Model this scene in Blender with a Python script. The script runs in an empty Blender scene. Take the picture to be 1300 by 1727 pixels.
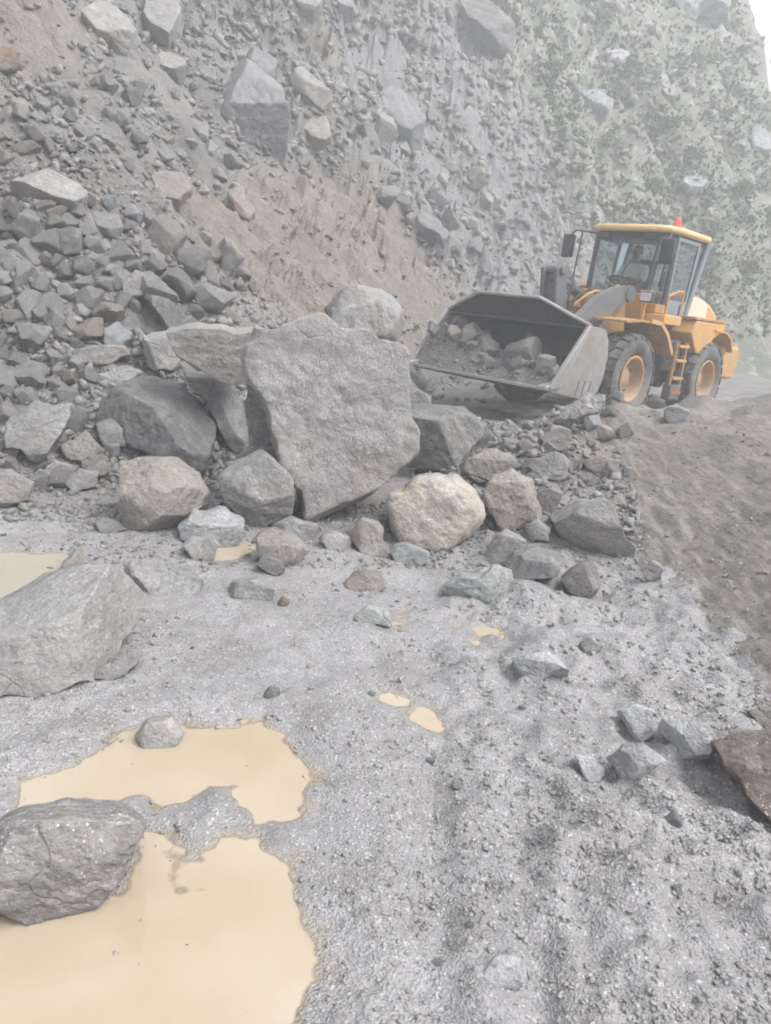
import bpy, bmesh, math, random
import numpy as np
from mathutils import Vector, Matrix

SC = bpy.context.scene
COL = SC.collection
R = math.radians

# ------------------------------------------------------------------ camera
PITCH, ROLL, FOC, EYE = 0.274, 0.100, 1287.0, 1.6
FWD = np.array([0, math.cos(PITCH), -math.sin(PITCH)])
_r = np.array([1.0, 0, 0]); _u = np.cross(_r, FWD)
RGT = math.cos(ROLL) * _r + math.sin(ROLL) * _u
UPV = -math.sin(ROLL) * _r + math.cos(ROLL) * _u
EYEP = np.array([0, 0, EYE])
cam = bpy.data.cameras.new('camera'); camo = bpy.data.objects.new('camera', cam); COL.objects.link(camo)
camo.matrix_world = Matrix(((RGT[0], UPV[0], -FWD[0], 0), (RGT[1], UPV[1], -FWD[1], 0), (RGT[2], UPV[2], -FWD[2], EYE), (0, 0, 0, 1)))
cam.sensor_fit = 'VERTICAL'; cam.sensor_height = 24.0; cam.lens = FOC / 1727 * 24
cam.clip_start = 0.05; cam.clip_end = 2000
SC.camera = camo

# ------------------------------------------------------------------ light
SUN_EL, SUN_AZ = R(54), R(112)          # azimuth clockwise from +Y
w = bpy.data.worlds.new('World'); SC.world = w; w.use_nodes = True
nt = w.node_tree; bgn = nt.nodes['Background']
sky = nt.nodes.new('ShaderNodeTexSky'); sky.sky_type = 'NISHITA'; sky.sun_disc = False
sky.sun_elevation = SUN_EL; sky.sun_rotation = SUN_AZ
sky.air_density = 1.0; sky.dust_density = 6.0; sky.ozone_density = 1.0
hs = nt.nodes.new('ShaderNodeHueSaturation'); hs.inputs['Saturation'].default_value = 0.30
nt.links.new(sky.outputs[0], hs.inputs['Color']); nt.links.new(hs.outputs[0], bgn.inputs[0])
bgn.inputs[1].default_value = 0.15
sl = bpy.data.lights.new('sun', 'SUN'); sl.energy = 1.5; sl.angle = R(28); sl.color = (1, .985, .965)
so = bpy.data.objects.new('sun', sl); COL.objects.link(so)
_d = Vector((math.sin(SUN_AZ) * math.cos(SUN_EL), math.cos(SUN_AZ) * math.cos(SUN_EL), math.sin(SUN_EL)))
so.rotation_euler = _d.to_track_quat('Z', 'Y').to_euler(); so.location = (8, 5, 40)
vs = SC.view_settings; vs.view_transform = 'Standard'; vs.look = 'None'; vs.gamma = 1; vs.exposure = 1.38
HAZE = 0.0105
SC.cycles.volume_bounces = 1; SC.cycles.max_bounces = 5; SC.cycles.diffuse_bounces = 3; SC.cycles.transparent_max_bounces = 8; SC.cycles.use_adaptive_sampling = True; SC.cycles.adaptive_threshold = 0.035
SC.cycles.use_denoising = True
SC.cycles.filter_width = 1.9

# ------------------------------------------------------------------ noise
_g = np.random.RandomState(5)
_P = np.concatenate([_g.permutation(512)] * 2); _G = _g.normal(size=(512, 3)); _G /= np.linalg.norm(_G, axis=1)[:, None]
_GX, _GY, _GZ = (np.ascontiguousarray(_G[:, i], np.float32) for i in range(3))
_P = _P.astype(np.int32)
def _fade(t): return t * t * t * (t * (t * 6 - 15) + 10)
def perlin(x, y, z=0.0):
    x = np.asarray(x, np.float32); y = np.asarray(y, np.float32)
    xi = np.floor(x); yi = np.floor(y); xf, yf = x - xi, y - yi
    xi = xi.astype(np.int32); yi = yi.astype(np.int32); u, v = _fade(xf), _fade(yf)
    if np.ndim(z) == 0:
        k = int(z * 97) & 511; h0 = _P[(yi + k) & 511]; h1 = _P[(yi + 1 + k) & 511]; x0 = xi & 511; x1 = (xi + 1) & 511
        def c(h, xx, fx, fy):
            i = _P[(h + xx) & 511]; return _GX[i] * fx + _GY[i] * fy
        a = c(h0, x0, xf, yf); a += u * (c(h0, x1, xf - 1, yf) - a)
        b = c(h1, x0, xf, yf - 1); b += u * (c(h1, x1, xf - 1, yf - 1) - b)
        return (a + v * (b - a)) * 1.7
    z = np.asarray(z, np.float32); zi = np.floor(z); zf = z - zi; zi = zi.astype(np.int32); ww = _fade(zf)
    out = 0
    for dz in (0, 1):
        wz = ww if dz else 1 - ww; hz = _P[(zi + dz) & 511]
        for dy in (0, 1):
            hh = _P[(yi + dy + hz) & 511]; wy = (v if dy else 1 - v) * wz
            for dx in (0, 1):
                i = _P[(hh + xi + dx) & 511]
                out = out + (u if dx else 1 - u) * wy * (_GX[i] * (xf - dx) + _GY[i] * (yf - dy) + _GZ[i] * (zf - dz))
    return out * 1.5
def fbm(x, y, z=0.0, o=4, lac=2.03, gain=.5):
    s, a, f = 0, 1, 1
    for i in range(o):
        s = s + a * perlin(x * f + 13.7 * i, y * f + 7.1 * i, (z * f + 3.3 * i) if np.ndim(z) else z + 3.3 * i)
        a *= gain; f *= lac
    return s
def ridged(x, y, z=0.0, o=4):
    s, a, f = 0, 1, 1
    for i in range(o):
        s = s + a * (1 - 2 * np.abs(perlin(x * f + 5.7 * i, y * f + 9.1 * i, z + 1.9 * i))); a *= .5; f *= 2.1
    return s
def sstep(a, b, x):
    t = np.clip((x - a) / (b - a), 0, 1); return t * t * (3 - 2 * t)

# ------------------------------------------------------------------ terrain as a height function
def ray(px, py):
    d = FWD + np.multiply.outer((np.asarray(px, float) - 650) / FOC, RGT) + np.multiply.outer((863.5 - np.asarray(py, float)) / FOC, UPV)
    return d / np.linalg.norm(d, axis=-1, keepdims=True)
def flat(px, py, z=0.0):
    d = ray(px, py); t = (z - EYE) / d[..., 2]; return (EYEP + d * t[..., None])[..., :2]
def inpoly(x, y, P):
    r = np.zeros(np.shape(x), bool); n = len(P)
    for i in range(n):
        x0, y0 = P[i]; x1, y1 = P[(i + 1) % n]
        if y0 == y1: continue
        c = ((y0 > y) != (y1 > y)) & (x < (x1 - x0) * (y - y0) / (y1 - y0) + x0)
        r ^= c
    return r
def segdist(x, y, P, closed=True):
    m = np.full(np.shape(x), 1e9); n = len(P)
    for i in range(n if closed else n - 1):
        ax, ay = P[i]; bx, by = P[(i + 1) % n]; vx, vy = bx - ax, by - ay
        t = np.clip(((x - ax) * vx + (y - ay) * vy) / (vx * vx + vy * vy), 0, 1)
        m = np.minimum(m, np.hypot(x - ax - t * vx, y - ay - t * vy))
    return m
def polysd(x, y, P):                      # positive inside
    d = segdist(x, y, P); return np.where(inpoly(x, y, P), d, -d)

PUDDLES = [   # outlines on the wet ground
    [(-60, 1540), (60, 1535), (200, 1500), (232, 1440), (250, 1415), (285, 1440), (292, 1500), (345, 1490), (362, 1440), (385, 1415), (440, 1425), (495, 1440), (500, 1500), (525, 1570), (520, 1650), (485, 1700), (440, 1760), (330, 1850), (0, 1900), (-60, 1800)],
    [(25, 1368), (90, 1310), (160, 1262), (240, 1232), (340, 1226), (445, 1222), (492, 1258), (515, 1310), (505, 1345), (455, 1365), (430, 1345), (400, 1310), (350, 1312), (310, 1345), (275, 1350), (240, 1330), (160, 1352), (90, 1362)],
    [(300, 1460), (345, 1450), (375, 1462), (372, 1482), (330, 1490), (302, 1482)],
    [(-90, 945), (40, 930), (105, 935), (125, 950), (60, 985), (-90, 1035)],
    [(350, 925), (385, 910), (420, 915), (420, 935), (385, 948), (352, 946)],
    [(655, 1030), (688, 1028), (694, 1046), (664, 1052)],
    [(780, 1050), (815, 1048), (834, 1064), (820, 1080), (792, 1074)],
    [(655, 1172), (690, 1180), (752, 1218), (748, 1234), (700, 1215), (660, 1190)],
]
PUD = [[tuple(p) for p in flat(np.array([q[0] for q in P]), np.array([q[1] for q in P]))] for P in PUDDLES]
WATER_Z = [-0.022, -0.022, -0.022, 0.0, -0.004, -0.01, -0.01, -0.006]
FOOT = [(-30, -14), (-8, 0.2), (-4.4, 3.9), (-2.7, 5.3), (-1.0, 6.2), (-.2, 7.6), (.35, 10), (1.0, 14), (2.3, 18.5), (4.4, 23.5), (9.5, 28), (19, 31), (60, 45)]
FOOTPOLY = FOOT + [(60, 400), (-400, 400), (-400, -14)]
AZE = R(22.1)

def hill_d(x, y):
    d = segdist(x, y, FOOT, False); return np.where(inpoly(x, y, FOOTPOLY), d, -d)

def foot_s(x, y):                          # distance along the foot of the slope, so that relief can follow the fall line
    best = np.full(np.shape(x), 1e9); sv = np.zeros(np.shape(x)); acc = 0.0
    for (ax, ay), (bx, by) in zip(FOOT[:-1], FOOT[1:]):
        vx, vy = bx - ax, by - ay; L2 = vx * vx + vy * vy; L = math.sqrt(L2)
        tr = ((x - ax) * vx + (y - ay) * vy) / L2; t = np.clip(tr, 0, 1); dd = np.hypot(x - ax - t * vx, y - ay - t * vy)
        sv = np.where(dd < best, acc + t * L, sv); best = np.minimum(best, dd); acc += L
    return sv

def H(x, y, fine=True):
    x = np.asarray(x, float); y = np.asarray(y, float)
    n1 = fbm(x * .35, y * .35, 1.5, 3); n2 = fbm(x * 1.3, y * 1.3, 4.5, 3)
    # --- ground
    z = .05 * n1 + .025 * n2 * sstep(1.5, 4.5, y)
    z = z * sstep(.0, 2.2, np.hypot(x, y - 1.0)) + 0
    # churned strip and ruts that run from the near right to the loader
    q = x - (.10 + .05 * y) + .06 * n2
    z = z - (.012 + .016 * n2) * np.exp(-((q - .02) / .07) ** 2) * sstep(5.2, 3.6, y) + .02 * np.exp(-((q - .17) / .08) ** 2) * sstep(5, 3.5, y)
    q2 = x - (.52 - .06 * (y - 1.5)) + .07 * n2
    z = z - (.016 + .02 * n2) * np.exp(-((q2) / .05) ** 2) * sstep(2.3, 1.7, y) + .03 * sstep(0, .12, q2) * sstep(2.6, 1.8, y)
    z = z + .05 * sstep(.1, 1.0, x) * sstep(1.0, 2.5, y) * (1 + .8 * n2)
    # bank of pushed soil along the outer side
    edge = x - 1.72 - .16 * n1 - .10 * n2 + .25 * sstep(6.0, 9.0, y) * 0
    top = .60 + .13 * np.clip(x - 2.2, 0, 4) - .06 * np.clip(y - 6, 0, 5) + .07 * n2
    bank = np.minimum(np.maximum(edge, 0) * .56, top)
    soft = bank - .25 * np.maximum(0, .12 - np.abs(np.maximum(edge, 0) * .56 - top))
    bank = soft * sstep(1.6, 3.4, y) * sstep(12.4, 9.4, y - .28 * np.maximum(x - 2, 0))
    z = z + bank
    # heap of rubble between the slab and the bank
    hx, hy = x - 1.25, y - 7.4
    z = z + .42 * np.exp(-(hx / .75) ** 2 - (hy / 1.3) ** 2) * (1 + .35 * n2)
    z = z + .26 * np.exp(-((x - 2.05) / .5) ** 2 - ((y - 9.2) / .9) ** 2)
    z = z + .12 * np.exp(-((x + .1) / 1.2) ** 2 - ((y - 6.0) / .6) ** 2)
    # the far end of the road falls away to the valley
    z = z - 1.2 * sstep(30, 60, y + .5 * x) - 60 * sstep(60, 320, np.hypot(x, y))
    # --- hillside
    d = hill_d(x, y) + .35 * n1
    dp = np.maximum(d, 0)
    k = .72 + .46 * sstep(11, 28, y + .25 * x)
    h = k * (dp + .35 * (np.sqrt(dp * dp + .3) - dp) - .35 * math.sqrt(.3) * (dp <= 0))
    h = np.maximum(h, 0) * sstep(-.05, .25 + .05 * np.maximum(y - 12, 0), d)
    rough = sstep(.2, 3.5, dp)
    h = h + rough * (.55 * fbm(x * .22 + 9, y * .22, 2.2, 3) + .22 * ridged(x * .7, y * .7, 7.7, 3) - .15)
    # ledges and gullies of the standing rock further back
    rk = sstep(11, 20, y + .35 * x) * sstep(.5, 3, dp)
    h = h + rk * (.65 * ridged(x * .33 + y * .12, y * .33, 3.1, 4) - .3)
    zc = 7.0 + .95 * np.maximum(0, x + 4.9)                 # the cliff above starts here
    over = np.maximum(0, h - zc)
    topz = 16.5 + 3.0 * fbm(x * .12, y * .12, 8.8, 3)
    h = np.where(over > 0, np.minimum(h + 2.6 * over, np.maximum(topz, h * 0 + zc)), h)
    e = x * math.cos(AZE) - y * math.sin(AZE)
    h = np.minimum(h, np.maximum(12.4 - 2.6 * e + 1.2 * fbm(x * .3, y * .3, 6.6, 3), 0))
    hillm = sstep(-.1, .3, d)
    z = z * (1 - .85 * hillm) + h * (hillm > 0)
    # --- puddle hollows
    for GP, wz in (((0, 1, 2), WATER_Z[0]),) + tuple(((i,), WATER_Z[i]) for i in range(3, 8)):
        cx = np.mean([p[0] for i in GP for p in PUD[i]]); cy = np.mean([p[1] for i in GP for p in PUD[i]]); P = PUD[GP[0]]
        m = np.hypot(x - cx, y - cy) < 2.4
        if not np.any(m): continue
        xm, ym = (x[m], y[m]) if x.ndim else (x, y)
        sd = np.maximum.reduce([polysd(xm, ym, PUD[i]) for i in GP])
        nn = (.022 * fbm(xm * 4.5, ym * 4.5, 2.0, 3) + .009 * fbm(xm * 19, ym * 19, 3.0, 3)) * min(1, .25 + np.sqrt((np.ptp([p[0] for p in P]) * np.ptp([p[1] for p in P]))))
        s = sd + nn + .016 * min(1, .3 + (max(p[0] for p in P) - min(p[0] for p in P)))
        lvl = wz + np.clip(-s * .13, -.022, .0) + np.clip(-s * .17, 0, .05)
        t = sstep(-.34, -.05, sd)
        zz = (z[m] if x.ndim else z) * (1 - t) + lvl * t
        if x.ndim: z[m] = zz
        else: z = zz
    if fine:
        near = sstep(9, 3, y) * sstep(.4, -.2, d)
        dry = 1.0
        for P in PUD[:3]: dry = dry * (1 - .75 * sstep(-.06, .03, polysd(x, y, P)))
        bk = sstep(0, .2, edge) * sstep(2, 3, y)
        n3 = fbm(x * 5.5, y * 5.5, 5.1, 3); n4 = fbm(x * 21, y * 21, 8.1, 3)
        lump = np.maximum(0, perlin(x * 9, y * 9, 3.7)) ** 1.5
        right = sstep(-.15, .5, x - .05 * y)
        z = z + near * dry * ((.012 + .026 * right) * n3 + (.004 + .004 * right) * n4 + .055 * right * lump) * (1 - .4 * bk)
        # scrape marks along the bank
        z = z + bk * (.012 * fbm(x * 16 - y * 1.6, y * 1.2, 6.3, 4) + .022 * fbm(x * 3.3, y * 1.6, 2.3, 3) + .005 * fbm(x * 24, y * 20, 8.2, 2)) * sstep(12, 9, y)
        hm = sstep(0, .6, d)
        # channels and ribs of sliding debris running straight down the slope
        fs = (x * .5 + y * .87) + .25 * n1; fl_ = sstep(.3, 2.5, d)
        z = z + fl_ * (.20 * fbm(fs * 1.1, d * .16, 6.1, 3) + .09 * fbm(fs * 3.4, d * .45, 7.3, 3) + .05 * ridged(fs * 7, d * 1.6, 5.2, 2) - .02)
        z = z + hm * (.085 * fbm(x * 2.1, y * 2.1, 3.9, 3) + .035 * ridged(x * 5, y * 5, 4.4, 2) - .02)
        z = z + rk * .16 * (ridged(x * 1.3, y * 1.3, 9.4, 3) - .6)
        tq = (z * 1.1 + .5 * x + .9 * fbm(x * .5, y * .5, 2.7, 3)) * 1.6; fr_ = tq - np.floor(tq)
        z = z + rk * .34 * (sstep(.55, .95, fr_) - fr_)
        mid = sstep(6, 9, y) * sstep(.2, -.2, d)
        z = z + mid * .035 * fbm(x * 3, y * 3, 1.2, 4)
    return z

_T = np.concatenate([np.arange(.8, 6, .04), 6 * 1.012 ** np.arange(0, 250)])
def hit(px, py):
    """point of the terrain seen at a place of the photograph"""
    d = ray(px, py); pts = EYEP + _T[:, None] * d
    g = pts[:, 2] - H(pts[:, 0], pts[:, 1], False)
    i = np.argmax(g < 0)
    if i == 0: i = len(_T) - 1
    a, b = g[i - 1], g[i]; t = _T[i - 1] + (_T[i] - _T[i - 1]) * a / (a - b + 1e-9)
    return EYEP + t * d, t

# ------------------------------------------------------------------ materials
def newmat(name):
    m = bpy.data.materials.new(name); m.use_nodes = True
    n = m.node_tree.nodes; b = n['Principled BSDF']; return m, m.node_tree, b
class NT:
    """small wrapper to write node graphs tersely"""
    def __init__(s, t): s.t = t
    def n(s, typ, **kw):
        nd = s.t.nodes.new(typ)
        for k, v in kw.items():
            if k.startswith('_'): setattr(nd, k[1:], v)
            else: nd.inputs[k.replace('__', ' ')].default_value = v
        return nd
    def l(s, a, b): s.t.links.new(a, b)
    def noise(s, co, scale, detail=4, rough=.55, dist=0.0):
        nd = s.n('ShaderNodeTexNoise', Scale=scale, Detail=detail, Roughness=rough, Distortion=dist)
        if co is not None: s.l(co, nd.inputs['Vector'])
        return nd.outputs['Fac']
    def vor(s, co, scale, feature='F1', out='Distance', rand=1.0):
        nd = s.n('ShaderNodeTexVoronoi', Scale=scale, Randomness=rand, _feature=feature)
        if co is not None: s.l(co, nd.inputs['Vector'])
        return nd.outputs[out]
    def ramp(s, fac, a, b, ca=0.0, cb=1.0):
        nd = s.n('ShaderNodeMapRange'); nd.clamp = True
        s.l(fac, nd.inputs['Value'])
        for k, v in zip(('From Min', 'From Max', 'To Min', 'To Max'), (a, b, ca, cb)): nd.inputs[k].default_value = v
        return nd.outputs[0]
    def mix(s, fac, a, b, blend='MIX'):
        nd = s.n('ShaderNodeMix'); nd.data_type = 'RGBA'; nd.blend_type = blend
        for k, v in ((0, fac), (6, a), (7, b)):
            if isinstance(v, bpy.types.NodeSocket): s.l(v, nd.inputs[k])
            elif k == 0: nd.inputs[k].default_value = v
            else: nd.inputs[k].default_value = (*v, 1) if len(v) == 3 else v
        return nd.outputs[2]
    def math(s, op, a, b=0.0, c=None):
        nd = s.n('ShaderNodeMath'); nd.operation = op
        for k, v in enumerate((a, b) + ((c,) if c is not None else ())):
            if isinstance(v, bpy.types.NodeSocket): s.l(v, nd.inputs[k])
            else: nd.inputs[k].default_value = v
        return nd.outputs[0]
    def attr(s, name, out='Fac'):
        return s.n('ShaderNodeAttribute', _attribute_name=name).outputs[out]
    def bump(s, hgt, dist, strength=1.0, prev=None):
        nd = s.n('ShaderNodeBump', Strength=strength, Distance=dist); s.l(hgt, nd.inputs['Height'])
        if prev is not None: s.l(prev, nd.inputs['Normal'])
        return nd.outputs[0]
    def mapping(s, co, scale, rot=(0, 0, 0)):
        nd = s.n('ShaderNodeMapping'); nd.inputs['Scale'].default_value = scale; nd.inputs['Rotation'].default_value = rot
        s.l(co, nd.inputs['Vector']); return nd.outputs[0]
def coords(g, kind='Object'): return g.n('ShaderNodeTexCoord').outputs[kind]

def rock_mat(name, dark, light, stain=(.24, .17, .11), stain_amt=.25, fleck=.35, band=.5, rough=.62, tint=False, warm=0.0):
    m, t, b = newmat(name); g = NT(t); co = coords(g)
    oi = g.n('ShaderNodeObjectInfo').outputs['Random']
    if not tint:
        off = g.n('ShaderNodeVectorMath'); off.operation = 'ADD'; cb = g.n('ShaderNodeCombineXYZ')
        k = g.math('MULTIPLY', oi, 37.0)
        for i in range(3): g.l(k, cb.inputs[i])
        g.l(co, off.inputs[0]); g.l(cb.outputs[0], off.inputs[1]); co = off.outputs[0]
    n = g.noise(co, 2.6, 6, .62); c = g.mix(g.ramp(n, .3, .7), dark, light)
    bd = g.noise(g.mapping(co, (2.5, 2.5, 15), (.5, .35, .2)), 2.2, 5, .65, .6)
    mid = tuple((a + bb) / 2 for a, bb in zip(dark, light))
    c = g.mix(g.math('MULTIPLY', g.ramp(bd, .42, .66), band), c, tuple(v * .62 for v in mid))
    c = g.mix(g.math('MULTIPLY', g.ramp(bd, .46, .3), band * .8), c, tuple(min(.6, v * 1.35) for v in light))
    st = g.noise(co, 1.7, 4, .6, .3); c = g.mix(g.math('MULTIPLY', g.ramp(st, .48, .68), stain_amt), c, stain)
    grain = g.noise(co, 55, 3, .6); c = g.mix(.55, c, g.mix(g.ramp(grain, .35, .65), (.35, .35, .35), (.68, .68, .68)), 'OVERLAY')
    fl = g.vor(co, 62); flm = g.math('MULTIPLY', g.ramp(fl, .26, .14), g.ramp(g.noise(co, 7, 3), .46, .62))
    c = g.mix(g.math('MULTIPLY', flm, fleck), c, (.66, .65, .63))
    wv = g.n('ShaderNodeVectorMath'); wv.operation = 'ADD'; nz = g.n('ShaderNodeTexNoise', Scale=3.0, Detail=2.0); g.l(co, nz.inputs['Vector']); g.l(co, wv.inputs[0]); g.l(nz.outputs['Color'], wv.inputs[1])
    ck = g.vor(wv.outputs[0], 1.5, 'DISTANCE_TO_EDGE'); ckm = g.math('MULTIPLY', g.ramp(ck, .014, .0), g.ramp(g.noise(co, 1.3, 3), .48, .6)); c = g.mix(g.math('MULTIPLY', ckm, .35), c, tuple(v * .55 for v in dark))
    md = g.math('MULTIPLY', g.ramp(g.noise(co, 3.2, 5, .7, .5), .54, .66), .6); c = g.mix(md, c, (.255, .24, .225))
    if tint:
        tt = g.attr('tint'); c = g.mix(1.0, c, g.mix(tt, (.36, .36, .37), (.66, .64, .62)), 'OVERLAY')
        c = g.mix(g.math('MULTIPLY', g.ramp(tt, .72, 1.0), .45), c, stain)
    else:
        c = g.mix(.55, c, g.mix(oi, (.40, .40, .41), (.60, .59, .58)), 'OVERLAY')
    g.l(c, b.inputs['Base Color'])
    rr = g.ramp(n, .3, .7, rough - .14, rough + .12); g.l(rr, b.inputs['Roughness'])
    b.inputs['Specular IOR Level'].default_value = .5
    h1 = g.noise(co, 11, 5, .72); h2 = g.noise(co, 85, 2, .65)
    nb = g.bump(h1, .020, .8); nb = g.bump(h2, .006, .9, nb); nb = g.bump(bd, .03, .45, nb); nb = g.bump(ckm, -.01, .5, nb)
    g.l(nb, b.inputs['Normal'])
    return m

M = {}
M['grey_rock'] = rock_mat('grey_rock', (0.180, 0.178, 0.176), (0.316, 0.311, 0.307))
M['dark_rock'] = rock_mat('dark_rock', (0.108, 0.106, 0.108), (0.200, 0.197, 0.197), stain_amt=.15, band=.7)
M['pale_rock'] = rock_mat('pale_rock', (0.240, 0.247, 0.259), (0.380, 0.387, 0.402), stain_amt=.08)
M['slope_pale'] = rock_mat('slope_pale', (0.157, 0.162, 0.169), (0.248, 0.253, 0.263), stain_amt=.08)
M['brown_rock'] = rock_mat('brown_rock', (0.178, 0.163, 0.151), (0.293, 0.271, 0.253), stain=(.25, .175, .12), stain_amt=.4)
M['tan_rock'] = rock_mat('tan_rock', (0.276, 0.248, 0.212), (0.512, 0.465, 0.410), stain=(.40, .27, .15), stain_amt=.55, fleck=.7, band=.25)
M['green_rock'] = rock_mat('green_rock', (0.188, 0.202, 0.198), (0.332, 0.349, 0.340), stain_amt=.05)
M['speckled_rock'] = rock_mat('speckled_rock', (0.127, 0.121, 0.118), (0.295, 0.287, 0.283), fleck=1.0, band=.9, stain_amt=.3)
M['slab_rock'] = rock_mat('slab_rock', (0.221, 0.214, 0.210), (0.329, 0.319, 0.314), stain=(.25, .19, .145), stain_amt=.35, fleck=1.0, band=.22, rough=.58)
M['rubble'] = rock_mat('rubble', (0.163, 0.162, 0.161), (0.297, 0.294, 0.290), tint=True)
M['gravel_stone'] = rock_mat('gravel_stone', (.23, .225, .225), (.34, .335, .335), tint=True, stain_amt=.1)
M['rust_rock'] = rock_mat('rust_rock', (0.106, 0.084, 0.072), (0.182, 0.147, 0.129), stain=(.25, .12, .06), stain_amt=.6, fleck=.5)

# gravelly wet ground
m, t, b = newmat('wet_gravel'); g = NT(t); co = coords(g)
n1 = g.noise(co, 1.1, 6, .6); n2 = g.noise(co, 7, 6, .65); n3 = g.noise(co, 42, 4, .7)
c = g.mix(g.ramp(n1, .35, .65), (.25, .245, .25), (.31, .305, .31)); mudc = g.mix(g.ramp(g.noise(co, 3.3, 6, .65), .35, .65), (.145, .135, .126), (.205, .193, .182)); c = g.mix(g.attr('mud'), c, mudc)
pt = g.noise(co, 2.6, 6, .62, .4)
c = g.mix(g.math('MULTIPLY', g.ramp(pt, .48, .66), .75), c, (.205, .195, .19)); c = g.mix(g.math('MULTIPLY', g.ramp(n2, .5, .66), .4), c, (.185, .175, .168))
v = g.vor(co, 130); vc = g.vor(co, 130, 'F1', 'Color'); sp = g.n('ShaderNodeSeparateColor'); g.l(vc, sp.inputs[0])
c = g.mix(g.ramp(n1, .4, .6, .25, .6), c, g.mix(sp.outputs[0], (.32, .32, .32), (.68, .68, .68)), 'OVERLAY')
c = g.mix(g.ramp(sp.outputs[1], .94, .96, 0, .6), c, (.55, .545, .54))
c = g.mix(g.ramp(sp.outputs[2], .93, .96, 0, .5), c, (.13, .13, .13))
c = g.mix(g.math('MULTIPLY', g.ramp(n3, .55, .75), .25), c, (.42, .415, .41))
sil = g.attr('silt'); c = g.mix(g.math('MULTIPLY', sil, .8), c, (.30, .265, .212)); g.l(c, b.inputs['Base Color'])
g.l(g.math('MULTIPLY', g.ramp(pt, .35, .65, .68, .46), g.ramp(sil, 0, 1, 1, .45)), b.inputs['Roughness'])
nb = g.bump(v, .006, .8); nb = g.bump(n3, .006, .6, nb); nb = g.bump(n2, .035, .6, nb); g.l(nb, b.inputs['Normal']); M['gravel'] = m

m, t, b = newmat('pushed_soil'); g = NT(t); co = coords(g)
n1 = g.noise(co, 1.3, 6, .6); n2 = g.noise(g.mapping(co, (9, 1.1, 9), (0, 0, .12)), 2.6, 7, .7, .4); n3 = g.noise(co, 38, 5, .7); n4 = g.noise(co, 8, 5, .65)
c = g.mix(g.ramp(n1, .35, .65), (.188, .169, .152), (.25, .228, .208))
c = g.mix(g.math('MULTIPLY', g.ramp(n2, .46, .62), .7), c, (.125, .112, .10))
c = g.mix(.5, c, g.mix(g.ramp(n3, .3, .7), (.36, .36, .36), (.66, .66, .66)), 'OVERLAY')
c = g.mix(g.ramp(g.vor(co, 34), .13, .08, 0, .5), c, (.40, .38, .35))
g.l(c, b.inputs['Base Color']); b.inputs['Roughness'].default_value = .75
nb = g.bump(n3, .010, .9); nb = g.bump(n2, .03, .6, nb); nb = g.bump(n4, .05, .6, nb); g.l(nb, b.inputs['Normal']); M['soil'] = m

m, t, b = newmat('hillside_debris'); g = NT(t); co = coords(g)
n1 = g.noise(co, .7, 5, .62); n2 = g.noise(co, 4, 5, .68); n3 = g.noise(co, 22, 3, .7)
grey = g.mix(g.ramp(n1, .35, .65), (.142, .135, .128), (.212, .203, .194))
soilc = g.mix(g.ramp(n2, .35, .65), (.168, .143, .121), (.228, .197, .169))
blue = g.mix(g.ramp(n2, .35, .65), (.145, .145, .151), (.245, .245, .254))
veg = g.mix(g.ramp(g.noise(co, .9, 5, .65, .4), .42, .60), (.135, .155, .108), (.205, .188, .158)); veg = g.mix(g.math('MULTIPLY', g.ramp(g.noise(co, 1.5, 6, .68, .6), .54, .62), .9), veg, (.31, .32, .335))
c = g.mix(g.attr('soil'), grey, soilc); c = g.mix(g.attr('blue'), c, blue); c = g.mix(g.attr('veg'), c, veg)
c = g.mix(.5, c, g.mix(g.ramp(n3, .3, .7), (.32, .32, .32), (.68, .68, .68)), 'OVERLAY')
g.l(c, b.inputs['Base Color']); b.inputs['Roughness'].default_value = .75
cb_ = g.n('ShaderNodeCombineXYZ')
for i_, vec in enumerate(((-.68 * .2, .39 * .2, .62 * .2), (.5, .87, 0), (.54, -.31, .78))):
    dp = g.n('ShaderNodeVectorMath'); dp.operation = 'DOT_PRODUCT'; g.l(co, dp.inputs[0]); dp.inputs[1].default_value = vec; g.l(dp.outputs['Value'], cb_.inputs[i_])
stk = g.noise(cb_.outputs[0], 3.2, 5, .68, .3)
c2 = g.mix(g.math('MULTIPLY', g.ramp(stk, .5, .68), .45), c, (.115, .108, .102)); c2 = g.mix(g.math('MULTIPLY', g.ramp(stk, .46, .3), .3), c2, (.30, .29, .28)); g.l(c2, b.inputs['Base Color'])
nb = g.bump(n2, .14, .8); nb = g.bump(n3, .03, .8, nb); nb = g.bump(stk, .1, .5, nb); g.l(nb, b.inputs['Normal']); M['hill'] = m

def water_mat(name, ca, cb, clear):
    """turbid water: opaque with mud where deep, clear over the shallow shore"""
    m, t, b = newmat(name); g = NT(t); co = coords(g)
    g.l(g.mix(g.ramp(g.noise(co, 1.3, 4, .5), .38, .62), ca, cb), b.inputs['Base Color'])
    b.inputs['Roughness'].default_value = .025; b.inputs['IOR'].default_value = 1.5
    g.l(g.bump(g.noise(co, 5, 2, .5), .002, .12), b.inputs['Normal'])
    tr = g.n('ShaderNodeBsdfTransparent'); tr.inputs[0].default_value = (.93, .91, .88, 1); mx = g.n('ShaderNodeMixShader')
    g.l(g.ramp(g.math('ADD', g.attr('depth'), g.ramp(g.noise(co, 30, 4, .6), .3, .7, -.0006, .0006)), -.0005, clear), mx.inputs[0]); g.l(tr.outputs[0], mx.inputs[1]); g.l(b.outputs[0], mx.inputs[2])
    g.l(mx.outputs[0], t.nodes['Material Output'].inputs[0]); M[name] = m
water_mat('water', (.375, .303, .215), (.43, .37, .29), .0022)
water_mat('water_pale', (.35, .32, .26), (.39, .355, .285), .0025)

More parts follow.
